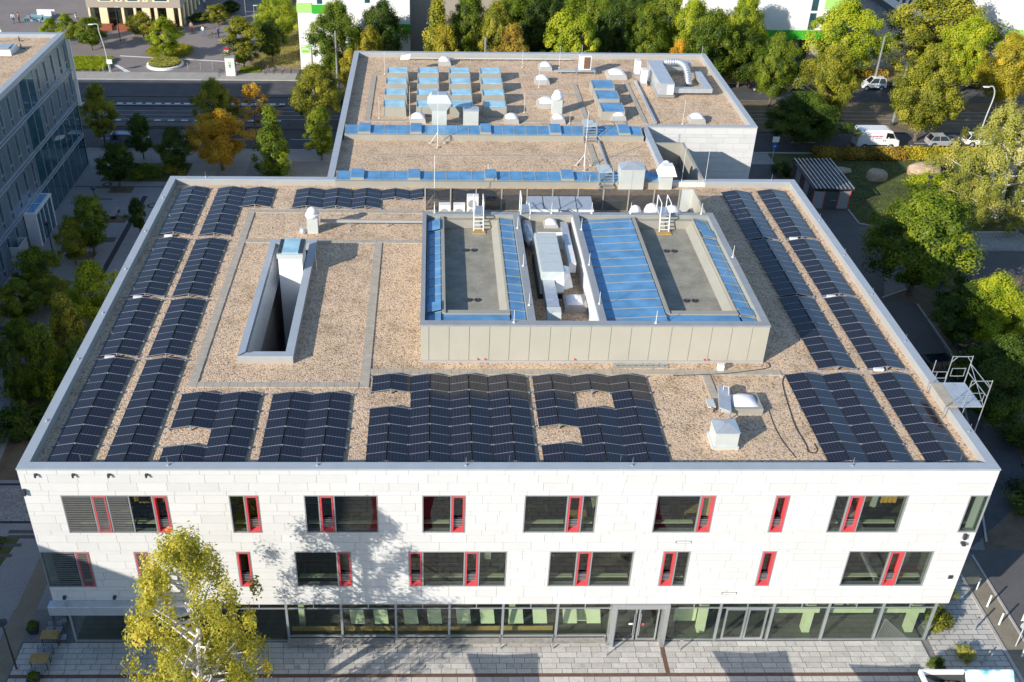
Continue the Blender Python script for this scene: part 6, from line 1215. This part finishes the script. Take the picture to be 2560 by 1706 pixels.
def print_mat():
    m, t, b_ = newmat('printed_board'); g = N(t, 'ShaderNodeNewGeometry'); n1 = N(t, 'ShaderNodeTexNoise', Scale=1.1, Detail=5.0); t.links.new(g.outputs['Position'], n1.inputs['Vector']); r = ramp(t, n1.outputs[0], [(.36, (.10, .38, .48)), (.46, (.45, .66, .72)), (.52, (.80, .82, .82)), (.70, (.82, .80, .78))]); t.links.new(r.outputs[0], b_.inputs['Base Color']); b_.inputs['Roughness'].default_value = .5; return m
M['print'] = print_mat()
bd = thing('printed_hoarding', 'white hoarding with teal printed picture at the bottom right corner', 'hoarding', (53.2, -3.8, 0))
MB().hexa([(52.9, -4.6, .9), (55.7, -4.6, .9), (55.7, -4.5, .9), (52.9, -4.5, .9)], [(52.9, -3.6, 2.0), (55.7, -3.6, 2.0), (55.7, -3.5, 2.0), (52.9, -3.5, 2.0)]).build('printed_panel', M['print'], bd)
MB().box(50.25, -3.62, 1.7, 52.85, -3.5, 2.02).box(50.25, -6, 1.7, 50.4, -3.63, 2.02).build('top_rail', M['white'], bd); bx('back_board', M['darkframe'], bd, 50.4, -3.6, 0, 55.6, -3.5, 1.69)
pw_ = blades('flowers', 'orange flowers behind the white hoarding rail', 'flowers', 'orange', in_rect(51.4, -4.5, 53.0, -3.9), 700, .5, wid=.05, zoff=1.0)
ft = thing('flower_trough', 'dark trough holding orange flowers behind the hoarding', 'planter', (52, -4.2, 0)); bx('trough', M['darkmetal'], ft, 51.2, -4.7, 0, 52.85, -3.7, 1.1)
gr = MB().tube([(55.4, -1.4, .05), (56.1, -.8, .4)], .05, 6).build('timber_offcut', M['greywood']); tag(gr, 'pale timber offcut leaning on the rubble yard', 'timber')
tr_ = thing('tram_railing', 'thin metal railing between the tram stop and the near road', 'railing', (-22, 85.5, 0))
for i in range(24): bx('post', M['winframe'], tr_, -46 + i * 2.0, 85.45, .1, -45.95 + i * 2.0, 85.5, 1.15)
for z in (.6, 1.12): bx('bar', M['winframe'], tr_, -46, 85.46, z, .1, 85.49, z + .03)
# ------------------------------------------------------------------ vehicles
WH = MB().cyl((0, -.11, .32), (0, .11, .32), .32, n=20).mesh('tyre'); WH.materials.append(M['tyre']); RM = MB().cyl((0, -.118, .32), (0, .118, .32), .20, n=14).mesh('rim'); RM.materials.append(M['galv'])
def car(label, col, X, Y, rz, L=4.3, Wd=1.78, H=1.5, kind='hatch', cat='car', rough=.25):
    c = thing('parked_car' if kind != 'van' else 'delivery_van', label, cat, (0, 0, 0), 0, 'parked vehicles'); key = 'car_%.2f_%.2f_%.2f' % col
    m_ = M.get(key) or M.setdefault(key, pm(key, col, rough, .15 if max(col) < .7 else 0, var=.03, coat=.6)); h = L / 2; hw = Wd / 2
    if kind == 'van': prof = [(-h, .35), (-h, H * .55), (-h + .04, H * .96), (-h + .2, H), (h * .42, H), (h * .58, H * .95), (h * .80, H * .56), (h * .97, H * .46), (h, H * .25), (h, .32)]
    elif kind == 'suv': prof = [(-h, .4), (-h, .75), (-h + .05, H * .58), (h * .50, H * .60), (h * .93, H * .52), (h, H * .38), (h, .35)]
    else: prof = [(-h, .35), (-h + .02, .62), (-h + .08, H * .62), (h * .45, H * .63), (h * .90, H * .50), (h, H * .36), (h, .30)]
    b = MB(); n = len(prof)
    ys = [(-hw, .93, .05), (-hw + .09, 1.0, 0), (hw - .09, 1.0, 0), (hw, .93, .05)]; vs = []
    for (y, k, dz) in ys: vs += [(x * (1 - (.012 if k < 1 else 0)), y, dz + (z - .3) * k + .3 - dz * .5) for x, z in prof]
    fs = [tuple(range(n - 1, -1, -1)), tuple(range(3 * n, 4 * n))]
    for j in range(3): fs += [(j * n + i, j * n + (i + 1) % n, (j + 1) * n + (i + 1) % n, (j + 1) * n + i) for i in range(n)]
    b.add(vs, fs); body = b.build('body', m_, c, smooth=False, bevel=.04)
    if kind != 'van':
        z0 = H * .60; r0, r1 = -h + (.12 if kind != 'suv' else .06), h * .46; t0, t1 = -h + (.55 if kind == 'hatch' else .30 if kind == 'suv' else .95), h * .12; zi = hw - .22
        MB().hexa([(r0, -hw + .05, z0), (r1, -hw + .05, z0), (r1, hw - .05, z0), (r0, hw - .05, z0)], [(t0, -zi, H - .03), (t1, -zi, H - .03), (t1, zi, H - .03), (t0, zi, H - .03)]).build('windows', M['carglass'], c)
        MB().hexa([(t0 - .05, -zi - .02, H - .055), (t1 + .05, -zi - .02, H - .055), (t1 + .05, zi + .02, H - .055), (t0 - .05, zi + .02, H - .055)], [(t0 + .08, -zi + .08, H), (t1 - .08, -zi + .08, H), (t1 - .08, zi - .08, H), (t0 + .08, zi - .08, H)]).build('roof', m_, c)
        pil = MB()
        for s in (-1, 1):
            for (a_, c_) in ((r0 + .02, t0), (r1 - .01, t1), ((r0 + r1) / 2 - .1, (t0 + t1) / 2 - .05)): pil.cyl((a_, s * (hw - .045), z0 - .02), (c_, s * (zi + .005), H - .03), .038, n=6)
        pil.build('pillars', m_, c)
    else:
        for s in (-1, 1): MB().add([(h * .30, s * (hw + .004), H * .58), (h * .74, s * (hw + .004), H * .58), (h * .60, s * (hw + .004), H * .84), (h * .30, s * (hw + .004), H * .88)], [(0, 1, 2, 3)] if s < 0 else [(3, 2, 1, 0)]).build('side_window', M['carglass'], c)
        MB().add([(h * .805, -hw + .12, H * .58), (h * .805, hw - .12, H * .58), (h * .60, hw - .16, H * .94), (h * .60, -hw + .16, H * .94)], [(0, 1, 2, 3)]).build('windscreen', M['carglass'], c)
        bx('side_strip', M['black'], c, -h * .55, -hw - .012, .42, h * .45, -hw + .01, .60)
        for k, (a_, l_) in enumerate(((-.95, .22), (-.70, .16), (-.50, .26), (-.20, .10), (-.06, .28), (.26, .14))): bx('lettering', M['red'], c, a_, -hw - .006, H * .66 + (.02 if k % 2 else 0), a_ + l_, -hw + .004, H * .66 + .15)
        for k, (a_, l_) in enumerate(((-.55, .3), (-.2, .26), (.1, .2))): bx('lettering', M['signblue'], c, a_, -hw - .006, H * .585, a_ + l_, -hw + .004, H * .585 + .07)
        bx('door_handle', M['black'], c, h * .20, -hw - .012, H * .44, h * .24, -hw + .004, H * .50); bx('door_handle', M['black'], c, h * .28, -hw - .012, H * .44, h * .32, -hw + .004, H * .50)
        bx('bumper', M['black'], c, h - .06, -hw + .08, .30, h + .03, hw - .08, .60)
    for s in (-1, 1):
        bx('headlight', M['offwhite'], c, h - .14, s * (hw - .30) - .12, H * .40, h - .01 + .012, s * (hw - .30) + .12, H * .40 + .11); bx('tail_light', M['red'], c, -h - .006, s * (hw - .22) - .09, H * .44, -h + .05, s * (hw - .22) + .09, H * .44 + .2)
        bx('mirror', m_, c, h * .40, s * (hw + .07) - .07, H * .60, h * .40 + .12, s * (hw + .07) + .07, H * .60 + .12)
        for a_ in (-h * .62, h * .62):
            w_ = bpy.data.objects.new('wheel', WH); C.objects.link(w_); w_.location = (a_, s * (hw - .10), 0); w_.parent = c; r_ = bpy.data.objects.new('rim', RM); C.objects.link(r_); r_.parent = w_
            MB().cyl((a_, s * (hw - .02), .33), (a_, s * (hw + .006), .33), .40, n=20).build('wheel_arch', M['black'], c)
            w_.location = (a_, s * (hw - .085), 0)
    c.location = (X, Y, 0); c.rotation_euler = (0, 0, rz); return c
car('blue estate car parked behind the small dark tree', (.06, .13, .30), -15.7, 79.6, 0, 4.7, 1.8, 1.6, 'suv')
car('white delivery van with red lettering parked by the hedge', (.80, .80, .80), 78.4, 80.6, 0, 5.4, 2.05, 2.5, 'van', 'van')
car('silver grey hatchback parked behind the yellow hedge', (.42, .42, .43), 87.0, 80.9, 0, 3.7, 1.72, 1.55); car('white hatchback half hidden by the weeping birch', (.80, .80, .80), 92.3, 81.3, R(-4), 4.3, 1.8, 1.5)
car('black estate car on the far side of the street', (.012, .012, .014), 69.7, 101.9, 0, 4.4, 1.8, 1.5, 'suv'); car('silver hatchback next to the black estate car', (.45, .47, .48), 74.4, 102.4, 3.14, 3.9, 1.72, 1.5); car('small white box shaped car on the far side of the street', (.80, .80, .79), 86.0, 102.6, 3.14, 3.5, 1.6, 1.75, 'suv')
car('dark roofed car right of the small white car', (.03, .04, .06), 91.0, 103.2, 3.14, 4.1, 1.75, 1.5); car('dark grey car far right on the street', (.10, .10, .11), 103.2, 103.4, 0, 4.2, 1.78, 1.5)
car('black car parked behind the scaffold', (.012, .014, .018), 66.0, 29.8, R(8), 4.4, 1.8, 1.5, 'suv'); car('dark teal car parked beside the black one near the scaffold', (.02, .05, .07), 69.6, 31.0, R(95), 4.4, 1.8, 1.5)
# ------------------------------------------------------------------ bicycles
def bicycle(label, x, y, rz, col):
    b = thing('bicycle', label, 'bicycle', (0, 0, 0), 0, 'parked bicycles')
    for cx in (-.52, .52):
        w_ = MB(); 
        for i in range(18):
            a0, a1 = i * 6.283 / 18, (i + 1) * 6.283 / 18; w_.cyl((cx + .33 * math.cos(a0), 0, .34 + .33 * math.sin(a0)), (cx + .33 * math.cos(a1), 0, .34 + .33 * math.sin(a1)), .022, n=5)
        for i in range(6): a0 = i * 3.1416 / 6; w_.cyl((cx - .32 * math.cos(a0), 0, .34 - .32 * math.sin(a0)), (cx + .32 * math.cos(a0), 0, .34 + .32 * math.sin(a0)), .004, n=4)
        w_.build('wheel', M['tyre'], b)
    MB().cyl((-.52, 0, .34), (-.1, 0, .3), .018).cyl((-.1, 0, .3), (-.22, 0, .85), .02).cyl((-.22, 0, .75), (.36, 0, .8), .02).cyl((-.1, 0, .3), (.36, 0, .75), .022).cyl((.36, 0, .95), (.52, 0, .34), .018).cyl((-.22, 0, .72), (-.52, 0, .34), .014).build('frame', col, b)
    MB().box(-.36, -.07, .85, -.1, .07, .92).build('saddle', M['black'], b); MB().tube([(.30, -.28, 1.0), (.38, 0, 1.0), (.30, .28, 1.0)], .015, 6).build('handlebar', M['alu'], b); b.location = (x, y, 0.012); b.rotation_euler = (0, 0, rz)
for i, (px, lb) in enumerate(((668, 'leftmost bicycle in the rack row by the lawn'), (688, 'second bicycle from the left in the rack row'), (708, 'middle bicycle in the rack row'), (728, 'second bicycle from the right in the rack row'), (748, 'rightmost bicycle in the rack row'))):
    p = wp(px, 182); bicycle(lb, p.x, p.y, R(70 + 8 * i), (M['alu'], M['darkmetal'], M['galv'], M['winframe'], M['alu'])[i])
p = wp(535, 96); bicycle('bicycle ridden past the plaza planting', p.x, p.y, .3, M['darkmetal']); p = wp(553, 189); bicycle('small dark bicycle beside the advertising pillar', p.x, p.y, 1.2, M['darkmetal'])
# ------------------------------------------------------------------ people
def clothes(shirt, trous, zw, zs):
    m, t, b = newmat('clothes'); tc = N(t, 'ShaderNodeTexCoord'); s = N(t, 'ShaderNodeSeparateXYZ'); t.links.new(tc.outputs['Object'], s.inputs[0]); mp = N(t, 'ShaderNodeMath', operation='MULTIPLY'); t.links.new(s.outputs[2], mp.inputs[0]); mp.inputs[1].default_value = .5
    r = ramp(t, mp.outputs[0], [(0, (.03, .03, .03)), (.04, trous), (zw / 2, shirt), (zs / 2, (.5, .31, .23))]); r.color_ramp.interpolation = 'CONSTANT'; t.links.new(r.outputs[0], b.inputs['Base Color']); b.inputs['Roughness'].default_value = .8; return m
def person(label, x, y, rz, shirt, trous, pose='stand', hair=(.05, .035, .025)):
    root = thing('person', label, 'person', (0, 0, 0), 0, 'people on the plaza'); dz = -.42 if pose == 'sit' else 0
    J = {'pel': (0, 0, .95), 'bel': (0, .01, 1.12), 'chest': (0, .01, 1.34), 'neck': (0, .0, 1.50), 'hd': (0, -.02, 1.58), 'top': (0, -.02, 1.74)}
    for s, n in ((-1, 'l'), (1, 'r')):
        J['sh' + n] = (s * .19, .01, 1.42); J['el' + n] = (s * .26, .02 - (.12 if pose != 'stand' else 0), 1.15); J['wr' + n] = (s * .24, -.10 - (.15 if pose == 'sit' else 0), .95 + (.1 if pose == 'sit' else 0)); J['ha' + n] = (s * .23, -.14 - (.18 if pose == 'sit' else 0), .86 + (.18 if pose == 'sit' else 0))
        st = .12 * s if pose == 'walk' else 0
        J['hip' + n] = (s * .10, 0, .90)
        if pose == 'sit': J['kn' + n] = (s * .12, -.42, .88); J['an' + n] = (s * .12, -.46, .50); J['to' + n] = (s * .13, -.62, .46)
        else: J['kn' + n] = (s * .11, -.03 + st, .50); J['an' + n] = (s * .11, .02 + st * 1.6, .09); J['to' + n] = (s * .12, -.14 + st * 1.6, .04)
    Rr = dict(pel=.15, bel=.135, chest=.155, neck=.06, hd=.095, top=.085, sh=.075, el=.05, wr=.038, ha=.045, hip=.10, kn=.068, an=.045, to=.042); E_ = [('pel', 'bel'), ('bel', 'chest'), ('chest', 'neck'), ('neck', 'hd'), ('hd', 'top')]
    for n in 'lr': E_ += [('chest', 'sh' + n), ('sh' + n, 'el' + n), ('el' + n, 'wr' + n), ('wr' + n, 'ha' + n), ('pel', 'hip' + n), ('hip' + n, 'kn' + n), ('kn' + n, 'an' + n), ('an' + n, 'to' + n)]
    ks = list(J); me = bpy.data.meshes.new('body'); me.from_pydata([(J[k][0], J[k][1], J[k][2] + dz) for k in ks], [(ks.index(a), ks.index(b)) for a, b in E_], []); o = bpy.data.objects.new('body', me); C.objects.link(o); o.modifiers.new('skin', 'SKIN')
    for i, k in enumerate(ks): r_ = Rr.get(k) or Rr[k[:-1]]; me.skin_vertices[0].data[i].radius = (r_, r_ * (.8 if k in ('pel', 'bel', 'chest') else 1))
    me.skin_vertices[0].data[0].use_root = True; sb = o.modifiers.new('sub', 'SUBSURF'); sb.levels = 1; sb.render_levels = 2; me.materials.append(clothes(shirt, trous, .98 + dz, 1.47 + dz)); o.parent = root
    hm = M.get('hair%s' % (hair,)) or M.setdefault('hair%s' % (hair,), pm('hair', hair, .7)); MB().lathe([(.10, -.02), (.118, .03), (.10, .10), (.03, .14)], (0, .005, 1.665 + dz), 12).build('hair', hm, root, smooth=True); root.location = (x, y, 0.012); root.rotation_euler = (0, 0, rz)
for (px, py, rz, sh_, tr_, ps, lb) in ((35, 59, .4, (.75, .75, .75), (.10, .16, .25), 'walk', 'person in white shirt walking at the left end of the pool deck'), (49, 58, 2.6, (.25, .12, .10), (.05, .05, .06), 'stand', 'person in dark red top standing by the pool deck'), (77, 56, 1.6, (.5, .16, .10), (.15, .22, .4), 'sit', 'person in orange top sitting on the deck edge'), (109, 57, -1.2, (.04, .05, .08), (.05, .05, .07), 'sit', 'person in black sitting at the deck edge'), (192, 52, 1.0, (.75, .70, .68), (.1, .1, .12), 'sit', 'person in white sitting beside the plaza tree'), (509, 91, -.6, (.78, .78, .76), (.12, .2, .4), 'walk', 'person in white top walking across the plaza'), (547, 95, .6, (.06, .12, .32), (.05, .06, .1), 'walk', 'person in blue jacket with the bicycle'), (480, 81, .2, (.5, .3, .24), (.3, .1, .1), 'stand', 'person in red trousers near the cafe corner'), (825, 194, .2, (.70, .68, .66), (.45, .06, .07), 'walk', 'person with red trousers left of the annex'), (512, 20, 1, (.7, .72, .75), (.1, .12, .2), 'walk', 'person in pale top on the far cafe path')):
    p = wp(px, py); person(lb, p.x, p.y, rz, sh_, tr_, ps)
dk = thing('pool_deck', 'pale blue seating deck with white backrests at the top left', 'seating deck', (-52, 124, 0)); M['deckblue'] = pm('deck_blue', (.22, .38, .42), .7)
a = wp(58, 56); b = wp(125, 52); bx('deck', M['deckblue'], dk, a.x, a.y + .5, 0, b.x, a.y + 3.5, .42); bx('backrest', M['white'], dk, a.x + 1.5, a.y + 3.0, .43, a.x + 4.5, a.y + 3.3, 1.3); bx('backrest', M['white'], dk, b.x - 1.3, a.y + 2.5, .43, b.x - .1, a.y + 2.8, 1.2)
